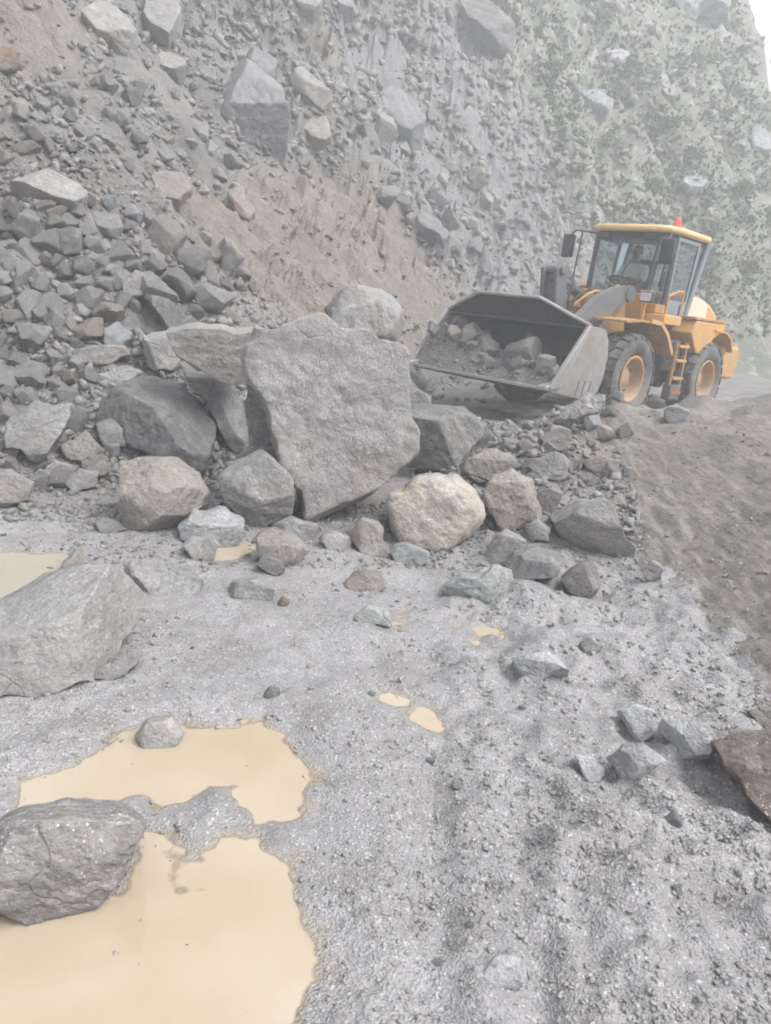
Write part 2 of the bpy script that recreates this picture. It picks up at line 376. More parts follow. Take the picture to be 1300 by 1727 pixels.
# ------------------------------------------------------------------ helpers for objects
def tag(o, label=None, cat=None, group=None, kind=None):
    for k, v in (('label', label), ('category', cat), ('group', group), ('kind', kind)):
        if v: o[k] = v
    return o
def mesh_obj(name, verts, faces, mat, parent=None, smooth=True, sharp=None):
    me = bpy.data.meshes.new(name); verts = np.asarray(verts, np.float32)
    if isinstance(faces, np.ndarray):
        k = faces.shape[1]; nf = len(faces)
        me.vertices.add(len(verts)); me.vertices.foreach_set('co', verts.ravel())
        me.loops.add(nf * k); me.loops.foreach_set('vertex_index', faces.astype(np.int32).ravel())
        me.polygons.add(nf); me.polygons.foreach_set('loop_start', np.arange(0, nf * k, k, dtype=np.int32))
        me.update(calc_edges=True)
    else:
        me.from_pydata(verts.tolist(), [], faces); me.update()
    if smooth:
        me.polygons.foreach_set('use_smooth', np.ones(len(me.polygons), bool))
        if sharp: me.set_sharp_from_angle(angle=R(sharp))
    if mat is not None: me.materials.append(mat)
    o = bpy.data.objects.new(name, me); COL.objects.link(o)
    if parent is not None: o.parent = parent
    return o
def add_attr(me, name, vals):
    a = me.attributes.new(name, 'FLOAT', 'POINT'); a.data.foreach_set('value', np.asarray(vals, np.float32))

# ------------------------------------------------------------------ terrain mesh: one grid, cut into ground, soil bank and hillside
def axis(a, b, f):
    out = [a]
    while out[-1] < b: out.append(out[-1] + f(out[-1]))
    return np.array(out)
xs = np.concatenate([-axis(0, 420, lambda v: .0165 if v < 2.0 else .0165 + (v - 2.0) * .021)[::-1][:-1], axis(0, 420, lambda v: .0165 if v < 2.1 else .0165 + (v - 2.1) * .024)])
ys = np.concatenate([-axis(-.85, 60, lambda v: .016 + (v + .85) * .12)[::-1][:-1], axis(.85, 420, lambda v: .0135 if v < 2.2 else .0135 + (v - 2.2) * .0085)])
GX, GY = np.meshgrid(xs, ys)
GZ = H(GX.ravel(), GY.ravel(), True).reshape(GX.shape)
def ground_z(x, y):
    x = np.asarray(x, float); y = np.asarray(y, float)
    i = np.clip(np.searchsorted(xs, x) - 1, 0, len(xs) - 2); j = np.clip(np.searchsorted(ys, y) - 1, 0, len(ys) - 2)
    fx = np.clip((x - xs[i]) / (xs[i + 1] - xs[i]), 0, 1); fy = np.clip((y - ys[j]) / (ys[j + 1] - ys[j]), 0, 1)
    return (GZ[j, i] * (1 - fx) + GZ[j, i + 1] * fx) * (1 - fy) + (GZ[j + 1, i] * (1 - fx) + GZ[j + 1, i + 1] * fx) * fy
def hit(px, py):
    d = ray(px, py); pts = EYEP + _T[:, None] * d
    g_ = pts[:, 2] - ground_z(pts[:, 0], pts[:, 1]); i = int(np.argmax(g_ < 0))
    if i == 0: i = len(_T) - 1
    a, b_ = g_[i - 1], g_[i]; t_ = _T[i - 1] + (_T[i] - _T[i - 1]) * a / (a - b_ + 1e-9)
    return EYEP + t_ * d, t_
def zone(poly):
    return [tuple(hit(*p)[0][:2]) for p in poly]
Z_SOIL = [zone(p) for p in (
    [(318, 372), (420, 300), (480, 285), (560, 285), (640, 320), (700, 400), (790, 490), (760, 560), (640, 600), (520, 560), (440, 520), (395, 470), (345, 430)],
    [(-80, -40), (150, -40), (135, 90), (60, 150), (0, 230), (-80, 260)],
    [(540, 60), (640, 40), (700, 140), (560, 110)])]
Z_BLUE = [zone([(560, -40), (770, -40), (830, 150), (960, 330), (1010, 420), (930, 500), (800, 480), (700, 330), (560, 170)])]
_vb = zone([(770, 5), (850, 110), (960, 250), (1010, 380), (1020, 500)])
Z_VEG = [[(_vb[0][0] * 3 - .5, _vb[0][1] * 3)] + _vb + [(8.5, 24), (60, 40), (120, 160)]]
def zmask(x, y, Zs, soft, seed):
    acc = np.zeros(x.shape)
    bx = x + soft * fbm(x / soft * .35, y / soft * .35, seed, 3); by = y + soft * fbm(x / soft * .35 + 40, y / soft * .35, seed + 5, 3)
    for k in range(4):
        jx = bx + soft * .35 * math.cos(k * 1.57); jy = by + soft * .35 * math.sin(k * 1.57)
        mm = np.zeros(x.shape, bool)
        for P in Zs: mm |= inpoly(jx, jy, P)
        acc += mm
    return acc / 4
def cut_mesh(name, keep, mat):
    ny, nx = GX.shape
    idx = np.arange(ny * nx).reshape(ny, nx)
    q = np.stack([idx[:-1, :-1], idx[:-1, 1:], idx[1:, 1:], idx[1:, :-1]], -1)[keep]
    used, inv = np.unique(q.ravel(), return_inverse=True)
    v = np.stack([GX.ravel()[used], GY.ravel()[used], GZ.ravel()[used]], -1)
    return mesh_obj(name, v, inv.reshape(-1, 4), mat), v
cx_ = (GX[:-1, :-1] + GX[1:, 1:]) / 2; cy_ = (GY[:-1, :-1] + GY[1:, 1:]) / 2
D_ = hill_d(cx_.ravel(), cy_.ravel()).reshape(cx_.shape)
N1_ = fbm(cx_ * .35, cy_ * .35, 1.5, 3); N2_ = fbm(cx_ * 1.3, cy_ * 1.3, 4.5, 3)
jit = .05 * fbm(cx_ * 9, cy_ * 9, 2.9, 3)
hillm_ = D_ + .35 * N1_ + 4 * jit > .12
bankm_ = ~hillm_ & (cx_ - 1.72 - .16 * N1_ - .10 * N2_ + 2.0 * jit > .05) & (cy_ > 2.1 + jit * 8) & (cy_ < 11.2 + .28 * np.maximum(cx_ - 2, 0)) & (cx_ < 25)
o_, gv = cut_mesh('ground', ~hillm_ & ~bankm_, M['gravel']); tag(o_, kind='structure')
jn = .45 * fbm(gv[:, 0] * 1.4, gv[:, 1] * 1.4, 3.4, 3) + .15 * fbm(gv[:, 0] * 7, gv[:, 1] * 7, 5.4, 2)
add_attr(o_.data, 'mud', np.clip(sstep(4.75, 5.5, gv[:, 1] + jn) * .95 + .30 * sstep(.15, .5, jn) * sstep(1.6, 2.4, gv[:, 1]) * sstep(.2, .9, gv[:, 0]), 0, 1))
dep_ = np.full(len(gv), -1.0)
for Pp, wz in zip(PUD, WATER_Z):
    m_ = polysd(gv[:, 0], gv[:, 1], Pp) > -.14; dep_[m_] = np.maximum(dep_[m_], wz - gv[m_, 2])
add_attr(o_.data, 'silt', sstep(-.0085, .001, dep_ + .003 * fbm(gv[:, 0] * 9, gv[:, 1] * 9, 2.2, 3)))
o_, _v = cut_mesh('soil_bank', bankm_, M['soil']); tag(o_, kind='structure')
o_, hv = cut_mesh('hillside', hillm_, M['hill']); tag(o_, kind='structure')
add_attr(o_.data, 'soil', zmask(hv[:, 0], hv[:, 1], Z_SOIL, .5, 1.2))
add_attr(o_.data, 'blue', zmask(hv[:, 0], hv[:, 1], Z_BLUE, .9, 2.2))
add_attr(o_.data, 'veg', zmask(hv[:, 0], hv[:, 1], Z_VEG, 1.6, 3.2))

# puddles: level sheets whose shore is where the ground rises through them
PUD_LABEL = ['wide beige puddle at the bottom edge below the speckled rock', 'curved beige puddle behind the speckled rock, small stone on its rim', 'small round beige pool between the two big puddles',
             'pale greenish water lying behind the big tilted boulder', 'orange brown pool between stones in front of the rock pile', 'tiny pale pool beside the small dark stone', 'small yellowish pool below the greenish stone', 'narrow wet streak of muddy water in the rut']
for P, wz, lab, i in zip(PUD, WATER_Z, PUD_LABEL, range(8)):
    if i == 2: continue
    if i == 0:
        P = P + PUD[2]
    cx = np.mean([p[0] for p in P]); cy = np.mean([p[1] for p in P])
    x0, x1 = min(p[0] for p in P) - .12, max(p[0] for p in P) + .12; y0, y1 = min(p[1] for p in P) - .12, max(p[1] for p in P) + .12
    if i == 1: wz = wz + .002
    nx_ = max(12, min(140, int((x1 - x0) / .012))); ny_ = max(12, min(140, int((y1 - y0) / .012)))
    wx, wy = np.meshgrid(np.linspace(x0, x1, nx_), np.linspace(y0, y1, ny_)); dep = wz - ground_z(wx, wy)
    ii = np.arange(nx_ * ny_).reshape(ny_, nx_); qd = np.stack([ii[:-1, :-1], ii[:-1, 1:], ii[1:, 1:], ii[1:, :-1]], -1)
    sdw = polysd(wx, wy, P if i else PUD[0]) if i else np.maximum(polysd(wx, wy, PUD[0]), polysd(wx, wy, PUD[2]))
    dk = (sdw[:-1, :-1] > -.09) & (np.maximum.reduce([dep[:-1, :-1], dep[:-1, 1:], dep[1:, 1:], dep[1:, :-1]]) > -.004)
    qd = qd[dk]; us, inv = np.unique(qd.ravel(), return_inverse=True)
    o_ = mesh_obj('puddle', np.stack([wx.ravel()[us], wy.ravel()[us], np.full(len(us), wz)], -1), inv.reshape(-1, 4), M['water_pale' if i in (3,) else 'water'])
    add_attr(o_.data, 'depth', dep.ravel()[us])
    o_['label'] = lab; o_['category'] = 'puddle'; o_['kind'] = 'structure'

# ------------------------------------------------------------------ rocks
_ICO = {}
def ico(sub):
    if sub not in _ICO:
        bm = bmesh.new(); bmesh.ops.create_icosphere(bm, subdivisions=sub, radius=1)
        _ICO[sub] = (np.array([v.co[:] for v in bm.verts]), np.array([[v.index for v in f.verts] for f in bm.faces])); bm.free()
    return _ICO[sub]
def vnormals(v, f):
    n = np.cross(v[f[:, 1]] - v[f[:, 0]], v[f[:, 2]] - v[f[:, 0]]); o = np.zeros_like(v)
    for k in range(3): np.add.at(o, f[:, k], n)
    return o / (np.linalg.norm(o, axis=1)[:, None] + 1e-12)
def rock_shape(sub, dims, rg, planes, p=60, outline=None, tf=1, tb=1, cuts=10, cutd=(.8, .95), rough=.03, front=False, step=.55):
    """a stone as a solid cut by planes (and, if given, by an outline), chipped and roughened"""
    d0, f = ico(sub); q = d0 * np.asarray(dims); q = q / np.linalg.norm(q, axis=1)[:, None]
    size = float(np.mean(dims))
    def solve(pl):
        acc = np.zeros(len(q))
        if outline is not None:
            th = np.arctan2(q[:, 1], q[:, 0]); ux, uy = np.cos(th), np.sin(th); Rr = np.full(len(q), 1e9); n = len(outline)
            for i in range(n):
                a = outline[i]; e = outline[(i + 1) % n] - a
                den = ux * e[1] - uy * e[0]; den = np.where(np.abs(den) < 1e-9, 1e-9, den)
                tt = (a[0] * e[1] - a[1] * e[0]) / den; s = (a[0] * uy - a[1] * ux) / den
                ok = (tt > 1e-6) & (s >= -1e-6) & (s <= 1 + 1e-6); Rr = np.where(ok & (tt < Rr), tt, Rr)
            Rr = np.where(Rr > 1e8, size, Rr)
            acc += (np.hypot(q[:, 0], q[:, 1]) / Rr) ** p
            acc += (np.maximum(q[:, 2], 0) / tf) ** p + (np.maximum(-q[:, 2], 0) / tb) ** p
        for nm, dd in pl: acc += (np.maximum(q @ nm, 0) / dd) ** p
        return q * (acc ** (-1 / p))[:, None]
    v = solve(planes); pl = list(planes)
    for _ in range(cuts):
        nm = rg.normal(size=3)
        if front and rg.rand() < .75: nm[2] = abs(nm[2]) * 1.2
        nm /= np.linalg.norm(nm); pl.append((nm, float(np.max(v @ nm)) * rg.uniform(*cutd)))
    v = solve(pl); n = vnormals(v, f); o = rg.uniform(0, 90, 3); s = v / size
    k = fbm(s[:, 0] * 1.9 + o[0], s[:, 1] * 1.9 + o[1], s[:, 2] * 1.9 + o[2], 6 if sub > 5 else 4, gain=.58)
    fd = rg.normal(size=3) * np.array([.5, 1, .6]); fd /= np.linalg.norm(fd)
    tq = (s @ fd) * rg.uniform(2.2, 3.6) + .55 * fbm(s[:, 0] * .9 + o[2], s[:, 1] * .9 + o[0], s[:, 2] * .9 + o[1], 3)
    fr = tq - np.floor(tq); st = sstep(.62, .92, fr) - fr            # stepped break faces
    pit = np.maximum(0, fbm(s[:, 0] * 4.5 + o[1], s[:, 1] * 4.5 + o[0], s[:, 2] * 4.5 + o[2], 3) - .25)
    return v + n * ((k * .8 + st * step - pit * (.35 if sub == 7 else 1.2)) * rough * size)[:, None], f
def rand_planes(rg, n, lo, hi):
    out = []
    for _ in range(400):
        nm = rg.normal(size=3); nm /= np.linalg.norm(nm)
        if all(nm @ o[0] < .55 for o in out): out.append((nm, rg.uniform(lo, hi)))
        if len(out) == n: break
    return out
def terr_n(x, y, e=.25):
    n = np.array([ground_z(x - e, y) - ground_z(x + e, y), ground_z(x, y - e) - ground_z(x, y + e), 2 * e]); return n / np.linalg.norm(n)
HERO_PX = []; HERO_LAB = []
def hero(label, cat, pts, mat, base=None, th=.9, lean=10, cuts=5, cutd=(.66, .90), p=60, rough=.038, seed=1, planes=(), yaw=0, group=None, name='boulder', sub=None, dist=None, sink=.04, bed=0.0, dz=-.02):
    pts = np.array(pts, float); HERO_PX.append(pts); HERO_LAB.append(label); rg = np.random.RandomState(seed)
    w_, h_ = np.ptp(pts[:, 0]), np.ptp(pts[:, 1])
    if base is None: base = (pts[:, 0].mean(), pts[:, 1].max() - .06 * h_)
    P0, t0 = hit(*base)
    if dist is not None: P0 = EYEP + ray(*base) * dist
    hd = P0[:2] / np.linalg.norm(P0[:2]); a = R(yaw)
    nh = np.array([-hd[0] * math.cos(a) + hd[1] * math.sin(a), -hd[0] * math.sin(a) - hd[1] * math.cos(a), 0])
    nm = nh * math.cos(R(lean)) + np.array([0, 0, math.sin(R(lean))])
    u = np.cross([0, 0, 1], nm); u /= np.linalg.norm(u); v = np.cross(nm, u)
    rr = ray(pts[:, 0], pts[:, 1]); tt = ((P0 - EYEP) @ nm) / (rr @ nm); W = EYEP + rr * tt[:, None]
    c = W.mean(0); loc = np.stack([(W - c) @ u, (W - c) @ v], -1)
    for lev in (.07, .05):
        nx_ = np.roll(loc, -1, 0); ln = np.linalg.norm(nx_ - loc, axis=1)[:, None]; md = (loc + nx_) / 2 + rg.normal(size=loc.shape) * lev * ln
        loc = np.stack([loc, md], 1).reshape(-1, 2)
    lo = loc[:, 1].min(); hh = np.ptp(loc[:, 1]); ww = np.ptp(loc[:, 0])
    loc[loc[:, 1] < lo + .18 * hh, 1] -= sink * hh
    mn = min(ww, hh); tf, tb = mn * th * .45, mn * th * .55
    if sub is None: sub = 7 if max(w_, h_) > 270 else 6 if max(w_, h_) > 95 else 5 if max(w_, h_) > 38 else 4
    pl = [(np.array(n_, float) / np.linalg.norm(n_), d_ * mn) for n_, d_ in planes]
    vv, ff = rock_shape(sub, (ww / 2, hh / 2, (tf + tb) / 2), rg, pl, p, loc, tf, tb, cuts, cutd, rough, True)
    o = mesh_obj(name, vv, ff, M[mat], sharp=38)
    Mx = Matrix(((u[0], v[0], nm[0], c[0]), (u[1], v[1], nm[1], c[1]), (u[2], v[2], nm[2], c[2]), (0, 0, 0, 1)))
    if bed: Mx = Matrix.Translation(Vector(-terr_n(c[0], c[1], .5) * bed * mn)) @ Mx
    o.matrix_world = Matrix.Translation((0, 0, dz)) @ Mx
    tag(o, label, cat, group); return o

# --- the pile in the middle
hero('huge flat-faced grey slab standing upright in the middle of the pile', 'boulder',
     [(413, 574), (432, 547), (497, 536), (540, 525), (567, 544), (615, 552), (631, 566), (680, 587), (677, 660), (695, 719), (693, 778), (664, 806), (631, 818), (586, 845), (527, 878), (510, 862), (503, 815), (482, 785), (463, 735), (451, 687), (416, 633)],
     'slab_rock', base=(540, 868), th=.36, lean=4, yaw=10, cuts=5, cutd=(.86, .96), p=70, rough=.045, seed=3, planes=[((.38, -.82, .42), .50)])
PB = 'boulders fallen in the middle of the road'
hero('large dark split boulder with a sloping face beside the slabs', 'boulder', [(170, 665), (200, 642), (265, 620), (300, 635), (345, 675), (382, 735), (370, 770), (345, 800), (280, 780), (230, 755), (200, 735), (165, 715), (160, 695)], 'dark_rock', base=(290, 782), th=.95, lean=14, seed=4, p=60, cuts=7, planes=[((-.5, -.12, .86), .27), ((.52, .5, .69), .27), ((-.3, .85, .45), .40)], group=PB)
hero('thin upright plate of rock leaning on the dark split boulder', 'boulder', [(305, 615), (325, 612), (370, 635), (410, 670), (419, 735), (402, 760), (380, 735), (345, 670)], 'dark_rock', base=(400, 752), th=.55, lean=10, seed=5, p=60, cuts=4, group=PB, planes=[((.6, .3, .7), .2)])
hero('flat topped slab wedged against the left side of the huge slab', 'boulder', [(280, 552), (350, 546), (437, 550), (425, 600), (412, 640), (370, 630), (325, 612), (300, 595)], 'grey_rock', base=(395, 632), th=.8, lean=-4, seed=6, p=60, cuts=4, group=PB, dist=6.4)
hero('narrow dark sliver of rock standing above the flat topped slab', 'boulder', [(243, 490), (265, 493), (330, 540), (322, 560), (285, 562), (265, 525)], 'dark_rock', base=(300, 556), th=.7, lean=14, seed=7, p=60, cuts=4, group=PB)
hero('square grey boulder below the left foot of the huge slab', 'boulder', [(368, 798), (400, 772), (440, 752), (482, 788), (495, 830), (490, 868), (435, 890), (400, 862), (375, 830)], 'grey_rock', base=(440, 884), th=.9, lean=12, seed=8, p=60, planes=[((-.2, -.5, .8), .38)], group=PB)
hero('broken dark wedge in the gap left of the huge slab', 'rock', [(413, 632), (440, 652), (458, 700), (470, 752), (425, 755), (416, 700)], 'dark_rock', base=(445, 750), th=.8, seed=9, p=60, cuts=5, dist=5.75, group=PB)
hero('dark chunk at the bottom of the gap above the square grey boulder', 'rock', [(400, 765), (420, 745), (465, 748), (478, 785), (440, 790), (405, 790)], 'dark_rock', base=(440, 786), th=.9, seed=91, dist=5.65, group=PB)
hero('brownish cube-like boulder with white flecks at the pile\'s left end', 'boulder', [(202, 772), (240, 766), (282, 768), (322, 795), (346, 830), (340, 852), (305, 875), (280, 896), (225, 886), (206, 850)], 'brown_rock', base=(275, 888), th=.95, lean=10, yaw=-18, seed=10, p=60, cuts=7, planes=[((.1, .62, .75), .40), ((.8, -.1, .6), .40)], group=PB)
hero('long low pale block in front of the square grey boulder', 'rock', [(300, 882), (325, 855), (370, 850), (413, 873), (408, 906), (370, 918), (306, 902)], 'pale_rock', th=1.0, seed=11, p=60, planes=[((.0, .75, .65), .36)])
hero('small smooth grey stone at the edge of the orange brown pool', 'rock', [(300, 920), (320, 898), (358, 895), (368, 912), (360, 942), (320, 944)], 'grey_rock', seed=12, p=16)
hero('brown tinged wedge stone right of the orange brown pool', 'rock', [(430, 902), (450, 887), (490, 894), (522, 925), (487, 950), (440, 934)], 'brown_rock', seed=13, planes=[((.1, .8, .6), .34)])
hero('brown angular stone tucked under the huge slab', 'rock', [(583, 892), (610, 870), (650, 878), (655, 930), (612, 932)], 'brown_rock', seed=14)
hero('grey stone half hidden below the huge slab\'s tip', 'rock', [(455, 885), (490, 866), (535, 880), (535, 905), (490, 908)], 'grey_rock', seed=15)
hero('small stone between the brown wedge and the tucked brown stone', 'rock', [(535, 905), (560, 890), (590, 900), (592, 922), (555, 926)], 'grey_rock', seed=151)
hero('dark layered cobble in front of the brown wedge stone', 'rock', [(430, 946), (442, 932), (480, 938), (482, 958), (455, 968)], 'dark_rock', seed=16)
hero('large rounded boulder behind the top of the huge slab', 'boulder', [(545, 515), (567, 490), (615, 482), (664, 498), (694, 536), (682, 568), (653, 580), (600, 575), (558, 545)], 'grey_rock', base=(640, 574), seed=17, p=14, lean=16, cuts=7, dist=8.6)
hero('dark blocky boulder standing right of the huge slab', 'boulder', [(683, 688), (723, 679), (772, 682), (812, 714), (810, 738), (780, 786), (745, 798), (696, 790)], 'dark_rock', base=(745, 792), seed=18, p=60, cuts=4, lean=4, yaw=-20, th=1.0, planes=[((.72, .25, .65), .36), ((0, .9, .45), .42)])
hero('small stone resting behind the dark blocky boulder', 'rock', [(680, 656), (702, 648), (728, 660), (728, 682), (690, 684)], 'grey_rock', seed=19, dist=7.4)
hero('cream and tan rounded boulder at the front of the pile', 'boulder', [(640, 856), (660, 826), (702, 798), (772, 795), (808, 826), (823, 868), (795, 900), (736, 920), (664, 910)], 'tan_rock', base=(735, 912), seed=20, p=13, cuts=10, cutd=(.84, .96), rough=.05, th=1.0)
hero('upright egg-shaped grey boulder right of the cream boulder', 'boulder', [(817, 822), (831, 796), (863, 783), (901, 805), (915, 868), (902, 888), (848, 892), (824, 856)], 'brown_rock', base=(865, 884), seed=21, p=15, rough=.05, group=PB)
hero('overhanging grey boulder with a dark underside against the soil bank', 'boulder', [(922, 862), (968, 832), (1038, 846), (1055, 908), (1088, 926), (1014, 946), (944, 900)], 'grey_rock', base=(1005, 932), seed=22, p=60, cuts=6, lean=22, th=1.0, planes=[((-.15, -.62, .75), .30)])
hero('tan grey flat stone above the cream boulder', 'rock', [(772, 780), (820, 752), (863, 762), (870, 780), (828, 806), (778, 798)], 'brown_rock', seed=23, dist=6.2)
hero('dark wedge stone between the egg boulder and the overhanging boulder', 'rock', [(907, 824), (938, 811), (951, 828), (936, 868), (911, 866)], 'dark_rock', seed=24)
hero('small knobbly stone at the foot of the egg-shaped boulder', 'rock', [(886, 884), (908, 870), (930, 886), (926, 910), (895, 908)], 'grey_rock', seed=25, p=15)
hero('grey stone leaning below the egg-shaped boulder', 'rock', [(815, 936), (831, 902), (852, 889), (888, 906), (876, 926), (846, 952)], 'grey_rock', seed=26)
hero('purple grey wedge stone in front of the overhanging boulder', 'rock', [(851, 946), (868, 924), (917, 916), (957, 944), (938, 964), (863, 980)], 'dark_rock', seed=27, planes=[((0, .8, .6), .34)])
hero('dark angular cobble in front of the overhanging boulder', 'rock', [(948, 958), (971, 940), (998, 940), (1015, 982), (998, 1006), (955, 982)], 'dark_rock', seed=28)
hero('greenish curved stone with a dark groove on the gravel', 'rock', [(746, 988), (777, 964), (831, 950), (863, 960), (876, 1011), (798, 1009)], 'green_rock', seed=29, p=60, planes=[((.85, .1, .5), .42)])
hero('flat pale stone below the cream boulder', 'rock', [(656, 922), (685, 911), (726, 928), (724, 946), (701, 951), (664, 934)], 'green_rock', seed=30)
hero('small greenish stone beside the tiny pale pool', 'rock', [(598, 1033), (621, 1016), (658, 1023), (662, 1049), (615, 1052)], 'green_rock', seed=31)
hero('brown grey cobble with a white pebble at its foot', 'rock', [(582, 974), (605, 957), (643, 961), (650, 988), (626, 996), (588, 990)], 'brown_rock', seed=32)
hero('white round pebble on the gravel below a brown cobble', 'pebble', [(606, 997), (614, 990), (623, 996), (620, 1006), (609, 1006)], 'pale_rock', seed=33, p=8, name='pebble')
hero('reddish pebble on the open gravel before the pile', 'pebble', [(466, 1008), (478, 1000), (490, 1008), (486, 1020), (470, 1020)], 'rust_rock', seed=34, p=10, name='pebble')
hero('dark and pale two-tone stone on the gravel before the brown wedge', 'rock', [(384, 996), (392, 975), (436, 968), (464, 982), (460, 1002), (392, 1006)], 'grey_rock', seed=35)
# --- left and near ground
hero('big tilted boulder with a sharp ridge at the left edge', 'boulder', [(-130, 1060), (-60, 1025), (0, 1006), (60, 982), (120, 950), (175, 940), (215, 950), (272, 990), (266, 1018), (240, 1052), (200, 1085), (135, 1138), (75, 1150), (0, 1156), (-130, 1160)], 'grey_rock', base=(90, 1140), seed=36, lean=22, yaw=22, th=.95, p=70, cuts=4, cutd=(.86, .95), sub=7, rough=.032, planes=[((-.3, .8, .52), .27), ((.55, -.1, .83), .33), ((-.35, -.1, .93), .40)])
hero('flat stone lying under the right end of the big tilted boulder', 'rock', [(143, 1142), (165, 1120), (220, 1088), (243, 1092), (228, 1116), (190, 1138)], 'dark_rock', seed=37, lean=30)
hero('grey crumbly rock fragment behind the big tilted boulder', 'rock', [(192, 928), (225, 906), (280, 924), (346, 960), (328, 1000), (285, 1014), (255, 985)], 'grey_rock', seed=38, lean=58, rough=.08, th=.3, p=14, dz=-.10)
hero('reddish brown stone on the rim of the pale greenish water', 'rock', [(104, 945), (128, 922), (152, 935), (146, 955), (112, 962)], 'brown_rock', seed=39)
hero('thick speckled wet rock lying in the wide puddle', 'boulder', [(-60, 1402), (0, 1378), (60, 1357), (120, 1350), (170, 1354), (222, 1364), (249, 1381), (238, 1440), (218, 1492), (165, 1528), (80, 1536), (-60, 1524)], 'speckled_rock', base=(110, 1522), seed=40, lean=26, th=1.0, p=60, rough=.05, sub=7, cuts=8, planes=[((0, -.45, .85), .42)])
hero('fist-sized grey stone on the rim of the curved puddle', 'rock', [(227, 1236), (250, 1206), (294, 1198), (311, 1230), (295, 1246), (245, 1260)], 'grey_rock', seed=41, p=18, lean=20)
hero('rusty brown boulder cut by the right edge', 'boulder', [(1200, 1242), (1240, 1234), (1300, 1228), (1380, 1240), (1390, 1400), (1305, 1378), (1250, 1312)], 'rust_rock', seed=42, lean=36, p=60, base=(1290, 1365), cuts=5)
hero('pale square block half sunk in the gravel', 'rock', [(1024, 1272), (1050, 1246), (1086, 1244), (1128, 1275), (1076, 1316), (1050, 1302)], 'pale_rock', seed=43, lean=30, p=60, cuts=4, planes=[((-.45, -.5, .7), .28)])
hero('grey slab beside the rusty brown boulder', 'rock', [(1109, 1222), (1120, 1200), (1170, 1200), (1208, 1240), (1202, 1276), (1170, 1286), (1145, 1256)], 'pale_rock', seed=44, lean=30, p=60, cuts=4, planes=[((-.5, -.5, .7), .30)])
hero('upright grey chip behind the pale square block', 'rock', [(1039, 1192), (1075, 1180), (1105, 1190), (1112, 1246), (1066, 1238)], 'pale_rock', seed=45, lean=24, p=60, cuts=4)
hero('thin half buried stone left of the pale square block', 'rock', [(970, 1266), (995, 1264), (1022, 1290), (1010, 1317), (985, 1300)], 'pale_rock', seed=46, lean=36)
hero('sunken flat rock with a dark lower edge in the gravel slope', 'rock', [(864, 1102), (930, 1094), (962, 1126), (906, 1154), (880, 1136)], 'pale_rock', seed=47, lean=44, planes=[((0, -.6, .7), .25)])
hero('small dark stone on the open gravel above the curved puddle', 'pebble', [(443, 1166), (455, 1152), (472, 1156), (473, 1172), (447, 1174)], 'dark_rock', seed=48, name='pebble')
hero('dark sunken stone behind the upright grey chip', 'rock', [(976, 1080), (995, 1070), (1018, 1084), (1008, 1100), (980, 1098)], 'dark_rock', seed=481, lean=35)
hero('blue grey pebble with an orange side near the bottom edge', 'pebble', [(815, 1632), (838, 1600), (885, 1606), (898, 1636), (870, 1660), (825, 1662)], 'pale_rock', seed=49, lean=40, p=14, name='pebble')
hero('pale pebble at the lower right of the gravel', 'pebble', [(1222, 1645), (1242, 1636), (1260, 1648), (1252, 1664), (1230, 1662)], 'pale_rock', seed=50, lean=40, p=12, name='pebble')
hero('brown tinged stone by the foot of the soil bank', 'rock', [(1080, 955), (1100, 940), (1120, 955), (1118, 975), (1090, 972)], 'grey_rock', seed=501)
hero('grey stone at the bank edge above the rusty boulder', 'rock', [(1262, 1190), (1290, 1182), (1330, 1196), (1330, 1225), (1280, 1222)], 'grey_rock', seed=502, lean=25)
# --- left heap
hero('broad grey slab-like boulder at the heap\'s left end', 'boulder', [(8, 712), (60, 675), (122, 680), (112, 712), (66, 778), (10, 755)], 'grey_rock', seed=51, lean=18, p=60)
hero('grey block below the heap beside the broad left boulder', 'rock', [(100, 746), (145, 720), (178, 750), (150, 774), (112, 770)], 'grey_rock', seed=52)
hero('tilted block at the foot of the heap left of the brown boulder', 'rock', [(106, 812), (135, 785), (168, 790), (158, 816), (120, 828)], 'grey_rock', seed=53)
hero('brown grey block above the tilted block', 'rock', [(135, 785), (150, 762), (180, 765), (190, 795), (165, 805)], 'brown_rock', seed=531)
hero('flat topped grey rock cut by the left edge of the heap\'s foot', 'boulder', [(-50, 800), (20, 785), (58, 808), (48, 840), (-50, 856)], 'grey_rock', seed=54, lean=20)
hero('small square block at the foot of the heap', 'rock', [(72, 792), (90, 770), (122, 780), (110, 804), (84, 808)], 'grey_rock', seed=55)
hero('flat dark stone lying on the gravel left of the brown boulder', 'rock', [(150, 878), (185, 872), (214, 888), (172, 898)], 'dark_rock', seed=56, lean=35)
hero('long narrow slab lying across the heap, the upper one', 'boulder', [(118, 588), (160, 578), (205, 577), (234, 595), (192, 608), (135, 607)], 'grey_rock', seed=57, p=60)
hero('long narrow slab lying across the heap, the lower one', 'boulder', [(148, 622), (210, 614), (252, 622), (222, 637), (165, 634)], 'pale_rock', seed=58, p=60)
hero('grey block under the narrow dark sliver', 'rock', [(240, 565), (280, 555), (305, 600), (300, 625), (262, 620), (245, 600)], 'grey_rock', seed=59)
hero('small block left of the dark split boulder', 'rock', [(158, 712), (180, 695), (208, 715), (215, 750), (180, 752)], 'dark_rock', seed=60)
hero('pointed grey stone on top of the heap below the brown stone', 'rock', [(205, 475), (228, 452), (246, 462), (240, 498), (208, 500)], 'grey_rock', seed=601)
